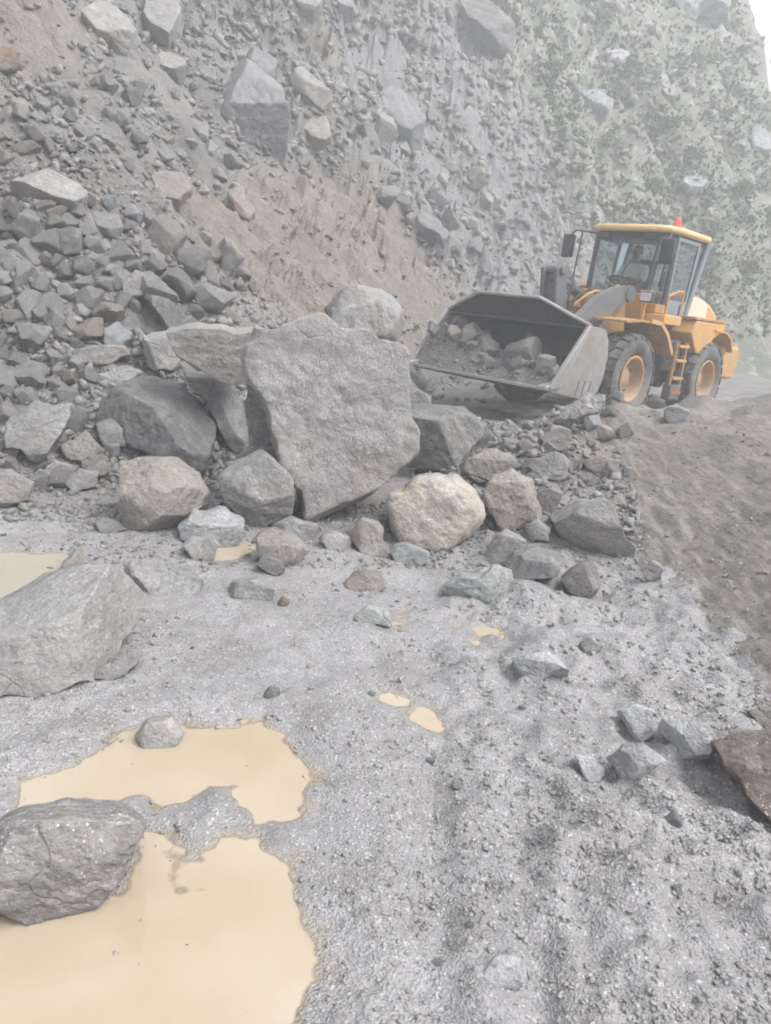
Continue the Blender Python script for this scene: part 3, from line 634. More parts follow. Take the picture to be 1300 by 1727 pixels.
# --- up the slope
UP = 'loose slabs up the slope'
hero('big pale grey slab resting high on the slope', 'boulder', [(353, 137), (390, 109), (430, 130), (470, 175), (484, 220), (477, 280), (435, 257), (376, 236), (354, 190)], 'slope_pale', seed=61, lean=24, bed=-.10, p=60, th=.7, cuts=5, base=(450, 262), planes=[((-.7, .1, .6), .36), ((.1, -.75, .5), .42)])
hero('pale block on the upper corner of the big pale slab', 'rock', [(413, 97), (430, 87), (471, 120), (467, 150), (425, 120)], 'slope_pale', seed=62, lean=40, bed=.05, group=UP)
hero('grey slab at the top left below the dark crack', 'boulder', [(138, 42), (155, 24), (200, 28), (237, 70), (226, 90), (165, 72)], 'grey_rock', seed=63, lean=40, bed=.05, group=UP)
hero('broad pale grey rock at the top edge left of centre', 'boulder', [(236, 10), (260, -25), (315, 8), (312, 52), (286, 75), (246, 48)], 'grey_rock', seed=64, lean=40, bed=.05, group=UP)
hero('rounded grey block under the broad top rock', 'rock', [(263, 106), (285, 90), (313, 110), (312, 134), (272, 122)], 'grey_rock', seed=65, lean=40, bed=.05, group=UP)
hero('brown square block right of the big pale slab', 'boulder', [(497, 202), (525, 187), (556, 200), (558, 246), (535, 258), (500, 224)], 'brown_rock', seed=66, lean=40, bed=.05, group=UP)
hero('pale bluish slab on the bare rock right of the brown block', 'boulder', [(632, 196), (656, 168), (687, 184), (719, 220), (712, 252), (680, 238)], 'slope_pale', seed=67, lean=40, bed=.05, group=UP)
hero('reddish brown round stone at the upper left edge', 'rock', [(-15, 95), (10, 80), (32, 85), (43, 104), (26, 122), (-12, 122)], 'rust_rock', seed=68, p=12, group=UP)
hero('long pale slab lying at the edge of the brown soil', 'boulder', [(698, 370), (712, 367), (760, 408), (752, 424), (705, 392)], 'slope_pale', seed=69, lean=40, bed=.05, group=UP)
hero('brown rounded slab above the brown soil', 'boulder', [(258, 306), (290, 298), (321, 310), (326, 332), (305, 357), (270, 342)], 'brown_rock', seed=70, lean=40, bed=.05, group=UP)
hero('long grey slab bedded in the scree at the left', 'boulder', [(15, 302), (80, 294), (148, 332), (140, 352), (65, 332)], 'grey_rock', seed=71, lean=40, bed=.05, group=UP)
hero('dark overhanging rock at the top centre', 'boulder', [(754, 20), (772, 8), (846, 45), (868, 102), (840, 96), (785, 70)], 'dark_rock', seed=72, lean=40, bed=.05, group=UP)
hero('grey slab above the brown square block', 'boulder', [(488, 146), (515, 130), (562, 180), (546, 190)], 'grey_rock', seed=73, lean=40, bed=.05, group=UP)
hero('grey slab on the top edge above the bare rock', 'boulder', [(448, 10), (500, -6), (546, 10), (530, 24)], 'grey_rock', seed=74, lean=40, bed=.05, group=UP)
hero('pale block on the top edge near the centre', 'boulder', [(545, 0), (575, -8), (596, 2), (598, 18), (572, 18)], 'slope_pale', seed=75, lean=40, bed=.05, group=UP)
hero('brownish chunk on the soil below the big pale slab', 'rock', [(383, 332), (408, 320), (436, 368), (425, 376), (400, 360)], 'brown_rock', seed=76, lean=40, bed=.05, group=UP)
VR = 'pale rocks on the green hillside'
hero('pale rock cluster in the middle of the green hillside', 'boulder', [(972, 166), (1010, 154), (1042, 190), (1036, 204), (995, 187)], 'pale_rock', seed=77, lean=44, bed=.14, rough=.09, group=VR)
hero('small whitish rock high on the green hillside', 'boulder', [(1008, 92), (1040, 84), (1067, 100), (1046, 107)], 'pale_rock', seed=78, lean=44, bed=.14, rough=.09, group=VR)
hero('big white outcrop at the top of the green hillside', 'boulder', [(1132, 30), (1172, -5), (1215, 8), (1245, 30), (1195, 30), (1162, 54)], 'pale_rock', seed=79, lean=44, bed=.14, rough=.09, group=VR)
hero('pale rock in the grass behind the cab\'s beacon', 'boulder', [(1150, 305), (1175, 296), (1196, 312), (1180, 330), (1155, 326)], 'pale_rock', seed=80, lean=44, bed=.14, rough=.09, group=VR)
hero('pale rock at the right edge of the green hillside', 'boulder', [(1262, 235), (1285, 222), (1310, 240), (1300, 262), (1270, 256)], 'pale_rock', seed=81, lean=44, bed=.14, rough=.09, group=VR)
# --- rubble heap in front of the loader
LH = 'stones heaped in front of the loader'
hero('grey stone on the crest of the heap below the bucket', 'rock', [(910, 732), (938, 714), (964, 719), (962, 753), (917, 756)], 'grey_rock', seed=82, group=LH)
hero('long flat stone in the middle of the heap before the loader', 'rock', [(878, 770), (938, 757), (961, 773), (956, 802), (895, 797)], 'grey_rock', seed=83, group=LH)
hero('smooth stone on the heap beside the soil bank', 'rock', [(983, 775), (1014, 762), (1047, 773), (1042, 797), (998, 797)], 'brown_rock', seed=84, p=15, group=LH)
hero('brown stone below the front wheel on the heap', 'rock', [(1007, 716), (1030, 717), (1043, 735), (1019, 743)], 'brown_rock', seed=85, group=LH)
hero('small brown stone between the long flat and the smooth stone', 'rock', [(956, 770), (980, 767), (984, 786), (962, 790)], 'brown_rock', seed=86, group=LH)
hero('crumbly pale lump at the foot of the bucket\'s side plate', 'boulder', [(925, 710), (955, 688), (985, 668), (1022, 672), (1010, 702), (965, 720)], 'grey_rock', seed=87, lean=30, rough=.09, p=12, group=LH)
hero('small dark stone leaning on the tread of the front wheel', 'rock', [(1024, 668), (1036, 655), (1054, 660), (1050, 676)], 'dark_rock', seed=88, group=LH, dist=11.2)
hero('grey rock in front of the rear wheel', 'rock', [(1120, 690), (1140, 677), (1166, 690), (1160, 714), (1124, 714)], 'grey_rock', seed=89, group=LH)
hero('small stone left of the grey crest stone on the heap', 'rock', [(872, 744), (890, 736), (904, 748), (896, 764), (878, 764)], 'dark_rock', seed=90, group=LH)

# --- countable rubble: copies of a few stones, one object each
PROT = []
for k in range(20):
    rg = np.random.RandomState(300 + k); dm = (1, rg.uniform(.55, .95), rg.uniform(.32, .7))
    v_, f_ = rock_shape(4, dm, rg, [(n_, d_) for n_, d_ in rand_planes(rg, 8, .45, .95)], 60, cuts=4, cutd=(.70, .92), rough=.06)
    me_o = mesh_obj('stone', v_, f_, M[['grey_rock', 'grey_rock', 'dark_rock', 'grey_rock', 'pale_rock', 'grey_rock', 'brown_rock', 'grey_rock'][k % 8]], sharp=38)
    PROT.append(me_o.data); bpy.data.objects.remove(me_o)
def px_in(poly, rg):
    P = np.array(poly, float)
    while True:
        a = rg.uniform(P[:, 0].min(), P[:, 0].max()); b_ = rg.uniform(P[:, 1].min(), P[:, 1].max())
        if inpoly(np.array([a]), np.array([b_]), poly)[0]: return a, b_
def on_hero(a, b_, grow=0):
    for P in HERO_PX:
        if P[:, 0].min() - grow < a < P[:, 0].max() + grow and P[:, 1].min() - grow < b_ < P[:, 1].max() + grow and inpoly(np.array([a]), np.array([b_]), P.tolist())[0]: return True
    return False
RUB = [
    ([(-10, 350), (150, 330), (330, 385), (440, 480), (340, 530), (250, 500), (160, 640), (-10, 680)], 96, 24, 60, 'grey angular stone in the dense heap left of the huge slab', 'stones of the heap left of the slab'),
    ([(-10, 140), (150, 110), (330, 150), (360, 240), (440, 290), (400, 330), (300, 300), (-10, 300)], 46, 15, 32, 'small grey stone in the scree below the top left slab', 'stones of the upper scree'),
    ([(780, 760), (900, 700), (1050, 690), (1060, 800), (940, 830), (880, 790)], 20, 14, 32, 'small loose stone in the heap in front of the loader', 'loose stones before the loader'),
    ([(520, 1060), (860, 1030), (1000, 1060), (1240, 1300), (1280, 1650), (700, 1650), (600, 1350)], 8, 12, 24, 'small stone half sunk in the gravel of the foreground', 'stones sunk in the near gravel'),
    ([(570, 150), (760, 190), (930, 440), (870, 470), (740, 440), (600, 270)], 26, 15, 36, 'loose grey stone on the bare rock strip above the bucket', 'stones on the bare rock strip'),
    ([(-10, 640), (160, 650), (200, 760), (80, 840), (-10, 790)], 14, 24, 48, 'grey stone at the foot of the heap near the left edge', 'stones at the foot of the heap'),
]
rg = np.random.RandomState(77); TAKEN = []; AUTO = []
for poly, cnt, s0, s1, lab, grp in RUB:
    made = tries = 0
    while made < cnt and tries < 4000:
        tries += 1; a, b_ = px_in(poly, rg); sp = s0 + (s1 - s0) * rg.rand() ** 1.8
        if on_hero(a, b_, 4) or any((a - c[0]) ** 2 + (b_ - c[1]) ** 2 < ((sp + c[2]) * .40) ** 2 for c in TAKEN): continue
        P, t_ = hit(a, b_ + sp * .2)
        TAKEN.append((a, b_, sp)); s = sp * t_ / FOC / 2 * 1.15
        o = bpy.data.objects.new('stone', PROT[rg.choice([4, 12])] if 'sunk' in lab else PROT[rg.randint(len(PROT))]); COL.objects.link(o)
        nrm = terr_n(P[0], P[1]); up = nrm + rg.normal(size=3) * .35; up[2] = abs(up[2]) + .3
        o.rotation_mode = 'QUATERNION'
        o.rotation_quaternion = Vector(up).to_track_quat('Z', 'Y') @ Matrix.Rotation(rg.uniform(0, 6.28), 3, 'Z').to_quaternion()
        o.location = P + np.array([0, 0, s * (rg.uniform(-.25, .0) if 'sunk' in lab else rg.uniform(.05, .3))]); o.scale = (s, s, s)
        tag(o, lab, 'stone', grp); made += 1; AUTO.append((o, a, b_, sp, lab, grp))

# every counted stone is told apart by its look and by the nearest big rock, counted outward
STOP = set('with at in on below behind beside left right standing leaning wedged lying resting cut under between above against tucked half of bedded high near'.split())
def short(lab):
    w_ = lab.replace(',', '').split(); k_ = 0
    while k_ < len(w_) and not (w_[k_] in STOP and k_ > 1): k_ += 1
    return ' '.join(w_[:k_])
SH = [short(l) for l in HERO_LAB]; OKH = [i for i in range(len(SH)) if SH.count(SH[i]) == 1 and np.ptp(HERO_PX[i][:, 0]) > 45 and len(SH[i].split()) <= 7]
ORD = 'nearest second third fourth fifth sixth seventh eighth ninth tenth eleventh twelfth thirteenth fourteenth fifteenth sixteenth'.split()
COLR = {'grey_rock': 'grey', 'dark_rock': 'dark grey', 'pale_rock': 'pale grey', 'brown_rock': 'brownish'}
bins = {}
for o, a, b_, sp, lab, grp in AUTO:
    c_ = [(math.hypot(a - HERO_PX[i][:, 0].mean(), b_ - HERO_PX[i][:, 1].mean()), i) for i in OKH]; dd, i = min(c_)
    dx, dy = a - HERO_PX[i][:, 0].mean(), b_ - HERO_PX[i][:, 1].mean()
    side = ('right of' if dx > 0 else 'left of') if abs(dx) > abs(dy) else ('below' if dy > 0 else 'above')
    key = ('%s %s stone' % ('large' if sp > 36 else 'small' if sp < 20 else 'middle-sized', COLR[o.data.materials[0].name]), side, i); bins.setdefault(key, []).append((dd, o))
for (what, side, i), lst in bins.items():
    lst.sort(key=lambda e: e[0])
    for k_, (dd, o) in enumerate(lst):
        o['label'] = ('%s %s the %s' % (what, side, SH[i])) if len(lst) == 1 else ('%s %s %s the %s' % (ORD[min(k_, 15)], what, side, SH[i]))

# --- rubble and gravel too small to count
def hull_proto(seed, n, dm):
    rg_ = np.random.RandomState(seed); p_ = rg_.normal(size=(n, 3)); p_ /= np.linalg.norm(p_, axis=1)[:, None]; p_ *= rg_.uniform(.8, 1.1, (n, 1)) * np.array(dm)
    bm = bmesh.new()
    for q in p_: bm.verts.new(q)
    r_ = bmesh.ops.convex_hull(bm, input=bm.verts[:]); bmesh.ops.delete(bm, geom=list({e for e in r_['geom_interior'] + r_['geom_unused'] if isinstance(e, bmesh.types.BMVert)}), context='VERTS')
    bmesh.ops.triangulate(bm, faces=bm.faces[:]); bm.verts.index_update()
    out = np.array([v.co[:] for v in bm.verts]), np.array([[v.index for v in f.verts] for f in bm.faces]); bm.free(); return out
def rand_rot(n, rg_, tilt):
    a = rg_.uniform(0, 6.283, n); ax = rg_.normal(size=(n, 2)) * tilt; m_ = np.zeros((n, 3, 3)); c, s = np.cos(a), np.sin(a)
    m_[:, 0, 0] = c; m_[:, 0, 1] = -s; m_[:, 1, 0] = s; m_[:, 1, 1] = c; m_[:, 2, 2] = 1
    rx = np.zeros_like(m_); cx, sx = np.cos(ax[:, 0]), np.sin(ax[:, 0]); rx[:, 0, 0] = 1; rx[:, 1, 1] = cx; rx[:, 1, 2] = -sx; rx[:, 2, 1] = sx; rx[:, 2, 2] = cx
    ry = np.zeros_like(m_); cy, sy = np.cos(ax[:, 1]), np.sin(ax[:, 1]); ry[:, 1, 1] = 1; ry[:, 0, 0] = cy; ry[:, 0, 2] = sy; ry[:, 2, 0] = -sy; ry[:, 2, 2] = cy
    return rx @ ry @ m_
def scatter(name, pos, size, protos, mat, rg_, tilt=.5, tints=None, label=None):
    n = len(pos); which = rg_.randint(len(protos), size=n); rot = rand_rot(n, rg_, tilt); V, F, T = [], [], []; off = 0
    tints = rg_.rand(n) if tints is None else tints
    for k, (pv, pf) in enumerate(protos):
        i = np.where(which == k)[0]
        if len(i) == 0: continue
        vv = np.einsum('nij,vj->nvi', rot[i], pv) * size[i][:, None, None] + pos[i][:, None, :]
        V.append(vv.reshape(-1, 3)); F.append((pf[None] + (off + np.arange(len(i)) * len(pv))[:, None, None]).reshape(-1, 3)); T.append(np.repeat(tints[i], len(pv))); off += len(i) * len(pv)
    o = mesh_obj(name, np.concatenate(V), np.concatenate(F), mat, smooth=False); add_attr(o.data, 'tint', np.concatenate(T)); tag(o, label, None, None, 'stuff'); return o
HP = [hull_proto(500 + k, 9 + k % 4, (1, .75, .38 + .05 * (k % 5))) for k in range(16)]
PP = [hull_proto(700 + k, 8, (1, .85, .6)) for k in range(12)]
def hits(px, py):
    P = np.zeros((len(px), 3)); T = np.zeros(len(px))
    for s in range(0, len(px), 400):
        d = ray(px[s:s + 400], py[s:s + 400]); pts = EYEP + _T[None, :, None] * d[:, None, :]
        g_ = pts[..., 2] - ground_z(pts[..., 0], pts[..., 1]); i = np.argmax(g_ < 0, 1); i = np.where(i == 0, len(_T) - 1, i); r_ = np.arange(len(d))
        a, b2 = g_[r_, i - 1], g_[r_, i]; t_ = _T[i - 1] + (_T[i] - _T[i - 1]) * a / (a - b2 + 1e-9)
        P[s:s + 400] = EYEP + t_[:, None] * d; T[s:s + 400] = t_
    return P, T
rg = np.random.RandomState(88)
n = 34000; px = rg.uniform(-60, 1360, n); py = rg.uniform(-60, 960, n); P, T = hits(px, py)
d = hill_d(P[:, 0], P[:, 1]); so_ = zmask(P[:, 0], P[:, 1], Z_SOIL, .5, 1.2); ve = zmask(P[:, 0], P[:, 1], Z_VEG, 1.6, 3.2); bl = zmask(P[:, 0], P[:, 1], Z_BLUE, .9, 2.2)
clump = .35 + fbm((P[:, 0] * .5 + P[:, 1] * .87) * .9, d * .13, 6.2, 3) * 1.15 + .35 * fbm(P[:, 0] * .9, P[:, 1] * .9, 6.2, 2) - np.where(ve > .5, .25, 0)
keep = (T < 52) & (P[:, 0] * math.cos(AZE) - P[:, 1] * math.sin(AZE) < -1.2) & (rg.rand(n) < np.where(so_ > .5, .30, np.where(ve > .5, .4, .95))) & ((d > .1) | ((P[:, 0] > .2) & (P[:, 0] < 2.0) & (P[:, 1] > 5.2) & (P[:, 1] < 10)) | (rg.rand(n) < .12)) & (clump > rg.uniform(-.25, .35, n))
keep &= ~((P[:, 0] > 1.9) & (P[:, 1] < 9.5) & (d < .1) & (rg.rand(n) < .55))
sz = (5 + 22 * rg.rand(n) ** 3.4) * T / FOC / 2 * np.where(so_ > .5, .7, 1)
P[:, 2] += sz * .15
tn = np.clip(.15 + rg.rand(n) * .55 + .2 * bl + .15 * ve, 0, .95)
scatter('rubble', P[keep], sz[keep], HP, M['rubble'], rg, .6, tn[keep], 'loose grey rubble strewn over the slope')
n = 52000; px = rg.uniform(-40, 1340, n); py = 860 + 920 * rg.rand(n) ** .8; P, T = hits(px, py)
wet = np.zeros(n, bool)
for Pp, wz in zip(PUD, WATER_Z): wet |= inpoly(P[:, 0], P[:, 1], Pp) & (rg.rand(n) < .975)
right = sstep(-.3, .5, P[:, 0] - .05 * P[:, 1])
patch = fbm(P[:, 0] * 1.6, P[:, 1] * 1.6, 5.5, 3)
keep = ~wet & (rg.rand(n) < (.35 + .5 * right) * np.clip(.7 + patch, .15, 1)) & ((P[:, 0] < 1.75) | (rg.rand(n) < .25))
sz = (3.0 + 13 * rg.rand(n) ** 6) * T / FOC / 2
P[:, 2] += sz * .1
for Pp, wz in zip(PUD, WATER_Z):
    iw = inpoly(P[:, 0], P[:, 1], Pp); P[iw, 2] = np.maximum(P[iw, 2], wz - .2 * sz[iw])
scatter('gravel', P[keep], sz[keep], PP, M['gravel_stone'], rg, .5, .38 + .27 * rg.rand(int(keep.sum())), 'loose gravel over the wet road')
n = 5000; px = rg.uniform(100, 1090, n); py = 850 + 110 * rg.rand(n) ** 1.3; P, T = hits(px, py)
keep = np.array([not inpoly(np.array([a]), np.array([b_]), PUDDLES[4])[0] for a, b_ in zip(px, py)]) & (P[:, 0] < 1.85)
sz = (3 + 14 * rg.rand(n) ** 4) * T / FOC / 2; P[:, 2] += sz * .1
scatter('debris', P[keep], sz[keep], HP, M['rubble'], rg, .6, .25 + .4 * rg.rand(int(keep.sum())), 'stone crumbs lying round the feet of the boulders')
n = 3600; px = np.concatenate([rg.uniform(690, 1075, n // 2), rg.uniform(0, 460, n // 2)]); py = np.concatenate([rg.uniform(670, 900, n // 2), rg.uniform(560, 880, n // 2)]); P, T = hits(px, py)
keep = (P[:, 1] < 11) & (P[:, 0] < 2.05)
sz = (7 + 24 * rg.rand(n) ** 3) * T / FOC / 2; P[:, 2] += sz * .2
scatter('debris', P[keep], sz[keep], HP, M['rubble'], rg, .7, .2 + .5 * rg.rand(int(keep.sum())), 'broken stone packed between the boulders of the pile')
n = 1000; px = rg.uniform(1030, 1360, n); py = rg.uniform(690, 1240, n); P, T = hits(px, py)
keep = (P[:, 0] > 1.7) & (P[:, 1] < 11.5) & (P[:, 1] > 2.3)
sz = (2.5 + 8 * rg.rand(n) ** 5) * T / FOC / 2; P[:, 2] += sz * .1
scatter('clods', P[keep], sz[keep], PP, M['soil'], rg, .6, None, 'clods and small stones on the pushed soil bank')


# ------------------------------------------------------------------ wheel loader
def paint(name, col, dirt=(.27, .235, .20), amt=.45, rough=.5, metal=0.0, rust=0.0, scale=3.0, chips=0.0):
    m, t, b = newmat(name); g = NT(t); co = coords(g)
    n1 = g.noise(co, scale, 7, .66); n2 = g.noise(co, scale * 5, 5, .65)
    c = g.mix(g.ramp(n1, .3, .7), tuple(v * .86 for v in col), tuple(min(1, v * 1.08) for v in col))
    if rust: c = g.mix(g.math('MULTIPLY', g.ramp(g.noise(co, scale * .8, 5, .6, .5), .5, .66), rust), c, (.24, .12, .08))
    c = g.mix(g.math('MULTIPLY', g.ramp(g.math('ADD', n1, g.math('MULTIPLY', n2, .45)), .62, .86), amt), c, dirt)
    if amt > .3:                                       # mud thrown up from the wheels, thinning out with height
        sx_ = g.n('ShaderNodeSeparateXYZ'); g.l(co, sx_.inputs[0])
        mz = g.math('MULTIPLY', g.ramp(sx_.outputs[2], 1.75, .75), g.ramp(g.math('ADD', n1, g.math('MULTIPLY', n2, .4)), .50, .74)); c = g.mix(g.math('MULTIPLY', mz, .45), c, (.225, .205, .185))
    if chips: c = g.mix(g.math('MULTIPLY', g.ramp(n2, .62, .68), chips), c, (.12, .10, .09))
    g.l(c, b.inputs['Base Color']); b.inputs['Metallic'].default_value = metal
    g.l(g.ramp(n1, .3, .7, rough - .1, rough + .2), b.inputs['Roughness'])
    g.l(g.bump(n2, .004, .4), b.inputs['Normal']); M[name] = m
paint('yellow_paint', (.68, .35, .075), dirt=(.34, .27, .20), amt=.6)
paint('muddy_yellow', (.55, .29, .085), dirt=(.21, .165, .13), amt=.85)
paint('roof_yellow', (.80, .56, .26), amt=.25)
paint('hood_white', (.74, .66, .56), dirt=(.5, .42, .33), amt=.4)
paint('rim_orange', (.60, .30, .095), dirt=(.34, .27, .21), amt=.75)
paint('dark_steel', (.022, .022, .025), dirt=(.038, .037, .036), amt=.5, rough=.55)
paint('worn_steel', (.42, .415, .415), dirt=(.24, .23, .22), amt=.6, rough=.42, metal=.35, rust=.45, scale=2.2)
paint('edge_steel', (.46, .455, .45), dirt=(.3, .29, .28), amt=.5, rough=.38, metal=.5)
paint('arm_grey', (.115, .12, .132), dirt=(.2, .19, .18), amt=.5, rough=.5)
paint('cab_grey', (.20, .245, .275), dirt=(.26, .25, .24), amt=.35, rough=.45)
paint('cab_black', (.03, .032, .035), dirt=(.10, .10, .10), amt=.3, rough=.5)
paint('tyre_rubber', (.055, .055, .056), dirt=(.19, .178, .168), amt=.95, rough=.8)
paint('hose_black', (.025, .025, .026), dirt=(.1, .09, .085), amt=.4)
paint('red_paint', (.45, .06, .04), amt=.25)
paint('chrome', (.6, .6, .6), amt=.2, metal=.9, rough=.25)
m, t, b = newmat('beacon_orange'); b.inputs['Base Color'].default_value = (.75, .12, .03, 1); b.inputs['Roughness'].default_value = .25; b.inputs['Coat Weight'].default_value = .5; M['beacon'] = m
m, t, b = newmat('lamp_glass'); b.inputs['Base Color'].default_value = (.75, .75, .78, 1); b.inputs['Roughness'].default_value = .12; b.inputs['Metallic'].default_value = .4; M['lamp'] = m
m = bpy.data.materials.new('cab_glass'); m.use_nodes = True; t = m.node_tree; t.nodes.clear(); g = NT(t)
out = g.n('ShaderNodeOutputMaterial'); tr = g.n('ShaderNodeBsdfTransparent'); tr.inputs[0].default_value = (.66, .73, .75, 1)
gl = g.n('ShaderNodeBsdfGlossy'); gl.inputs['Roughness'].default_value = .06; gl.inputs['Color'].default_value = (.9, .95, 1, 1)
df = g.n('ShaderNodeBsdfDiffuse'); df.inputs[0].default_value = (.42, .42, .41, 1)
fr = g.n('ShaderNodeFresnel'); fr.inputs[0].default_value = 1.5
m1 = g.n('ShaderNodeMixShader'); g.l(fr.outputs[0], m1.inputs[0]); g.l(tr.outputs[0], m1.inputs[1]); g.l(gl.outputs[0], m1.inputs[2])
m2 = g.n('ShaderNodeMixShader'); g.l(g.ramp(g.noise(coords(g), 2.5, 5, .6), .4, .75, .02, .10), m2.inputs[0]); g.l(m1.outputs[0], m2.inputs[1]); g.l(df.outputs[0], m2.inputs[2]); g.l(m2.outputs[0], out.inputs[0]); M['glass'] = m
for nm_, c_ in (('skin', (.30, .18, .12)), ('shirt', (.72, .71, .69)), ('trousers', (.05, .06, .09)), ('hair', (.02, .017, .015)), ('seat_fabric', (.05, .05, .055))):
    m, t, b = newmat(nm_); g = NT(t); co = coords(g)
    g.l(g.mix(g.noise(co, 14, 5, .6), tuple(v * .8 for v in c_), tuple(v * 1.2 for v in c_)), b.inputs['Base Color']); b.inputs['Roughness'].default_value = .75; M[nm_] = m

class MB:
    def __init__(s): s.v = []; s.f = []
    def add(s, vs, fs):
        o = len(s.v); s.v += [tuple(v) for v in vs]; s.f += [tuple(i + o for i in f) for f in fs]; return s
    def box(s, c, d, rot=None):
        vs = [Vector((sx * d[0] / 2, sy * d[1] / 2, sz * d[2] / 2)) for sz in (-1, 1) for sy in (-1, 1) for sx in (-1, 1)]
        if rot: e = Matrix.Rotation(rot[0], 3, 'X') if rot[1] == 'X' else Matrix.Rotation(rot[0], 3, rot[1]); vs = [e @ v for v in vs]
        return s.add([v + Vector(c) for v in vs], [(0, 2, 3, 1), (4, 5, 7, 6), (0, 1, 5, 4), (2, 6, 7, 3), (0, 4, 6, 2), (1, 3, 7, 5)])
    def prism(s, poly, a, b, ax='y'):
        pt = {'y': lambda p, q: (p[0], q, p[1]), 'x': lambda p, q: (q, p[0], p[1]), 'z': lambda p, q: (p[0], p[1], q)}[ax]
        n = len(poly); vs = [pt(p, a) for p in poly] + [pt(p, b) for p in poly]
        return s.add(vs, [tuple(range(n))[::-1], tuple(range(n, 2 * n))] + [(i, (i + 1) % n, n + (i + 1) % n, n + i) for i in range(n)])
    def strip(s, path, th, a, b):                     # bent plate: path in x,z swept along y
        P = [Vector((p[0], p[1])) for p in path]; off = []
        for i in range(len(P)):
            d = (P[min(i + 1, len(P) - 1)] - P[max(i - 1, 0)]).normalized(); off.append(P[i] + Vector((-d.y, d.x)) * th)
        for i in range(len(P) - 1): s.prism([P[i], P[i + 1], off[i + 1], off[i]], a, b)
        return s
    def cyl(s, p0, p1, r, n=18, r2=None):
        p0, p1 = Vector(p0), Vector(p1); r2 = r if r2 is None else r2; q = (p1 - p0).to_track_quat('Z', 'Y'); vs = []
        for p, rr in ((p0, r), (p1, r2)):
            vs += [p + q @ Vector((rr * math.cos(6.2832 * i / n), rr * math.sin(6.2832 * i / n), 0)) for i in range(n)]
        return s.add(vs, [tuple(range(n))[::-1], tuple(range(n, 2 * n))] + [(i, (i + 1) % n, n + (i + 1) % n, n + i) for i in range(n)])
    def tube(s, path, r, n=8):
        for a, b in zip(path[:-1], path[1:]): s.cyl(a, b, r, n)
        return s
    def lathe(s, prof, cx, cy, cz, n=48, sgn=1):      # about the y axis, profile (y, r)
        k = len(prof); vs = [(cx + r * math.cos(6.28318 * i / n), cy + sgn * y, cz + r * math.sin(6.28318 * i / n)) for i in range(n) for y, r in prof]
        return s.add(vs, [(i * k + j, i * k + j + 1, ((i + 1) % n) * k + j + 1, ((i + 1) % n) * k + j) for i in range(n) for j in range(k - 1)])
    def build(s, name, mat, parent, bevel=0.0, sharp=35, label=None):
        bm = bmesh.new(); vv = [bm.verts.new(v) for v in s.v]
        for f in s.f:
            try: bm.faces.new([vv[i] for i in f])
            except ValueError: pass
        bmesh.ops.recalc_face_normals(bm, faces=bm.faces[:])
        me = bpy.data.meshes.new(name); bm.to_mesh(me); bm.free()
        me.polygons.foreach_set('use_smooth', np.ones(len(me.polygons), bool)); me.set_sharp_from_angle(angle=R(sharp))
        me.materials.append(M[mat]); o = bpy.data.objects.new(name, me); COL.objects.link(o); o.parent = parent
        if bevel:
            bv = o.modifiers.new('edge', 'BEVEL'); bv.width = bevel; bv.segments = 2; bv.limit_method = 'ANGLE'; bv.angle_limit = R(40)
        if label: o['label'] = label
        return o
def empty(name, parent=None, loc=(0, 0, 0)):
    o = bpy.data.objects.new(name, None); COL.objects.link(o); o.parent = parent; o.location = loc; o.empty_display_size = .2; return o
LD = empty('wheel_loader')
LD.rotation_euler = (-.007, -.013, -2.335)
LD.location = (3.818, 14.138, -.005)
tag(LD, 'yellow wheel loader with a wide dark bucket full of rocks', 'wheel loader')
LMAT = Matrix.Translation(LD.location) @ LD.rotation_euler.to_matrix().to_4x4()
def S(sy, lst): return [(x, y * sy, z) for x, y, z in lst]

# wheels
def make_wheel(x, sy):
    W = empty('wheel', LD); cy, cz = .93 * sy, .71
    tm = MB(); tm.lathe([(-.16, .36), (-.215, .42), (-.242, .52), (-.236, .60), (-.21, .655), (-.17, .675), (0, .68), (.17, .675), (.21, .655), (.236, .60), (.242, .52), (.215, .42), (.16, .36), (.10, .345), (-.10, .345), (-.16, .36)], x, cy, cz, 64)
    N = 22; pit = 6.28318 / N
    for row, yc in enumerate((-.165, 0, .165)):
        for k in range(N):
            a0 = (k + (.5 if row == 1 else 0)) * pit
            if row == 1: poly = [(-.44, 0), (-.16, -.078), (.2, -.078), (.44, 0), (.16, .078), (-.2, .078)]
            else:
                e = 1 if row == 2 else -1
                poly = [(-.40, -.04 * e), (-.05, -.085 * e), (.36, -.03 * e), (.40, .072 * e), (-.36, .072 * e)]
            top = []; bot = []
            for s_, dy in poly:
                y = yc + dy; ro = .715 - .55 * max(0, abs(y) - .16) ; ri = .66 - .5 * max(0, abs(y) - .2)
                a = a0 + s_ * pit
                top.append((x + ro * math.cos(a), cy + y, cz + ro * math.sin(a))); bot.append((x + ri * math.cos(a), cy + y, cz + ri * math.sin(a)))
            n = len(poly); tm.add(bot + top, [tuple(range(n, 2 * n))] + [(i, (i + 1) % n, n + (i + 1) % n, n + i) for i in range(n)])
    tm.build('tyre', 'tyre_rubber', W, sharp=32)
    rm = MB().lathe([(.12, .345), (.195, .352), (.205, .372), (.218, .372), (.222, .345), (.195, .322), (.09, .312), (.045, .29), (.03, .20), (.05, .175)], x, cy, cz, 48, sy)
    rm.build('rim', 'rim_orange', W, sharp=50)
    hb = MB().lathe([(.02, .19), (.06, .185), (.065, .15), (.085, .135), (.10, .11), (.105, .0)], x, cy, cz, 32, sy)
    for i in range(12):
        a = i * 6.28318 / 12; hb.cyl((x + .235 * math.cos(a), cy + sy * .03, cz + .235 * math.sin(a)), (x + .235 * math.cos(a), cy + sy * .075, cz + .235 * math.sin(a)), .016, 6)
    hb.build('hub', 'rim_orange', W, sharp=40)
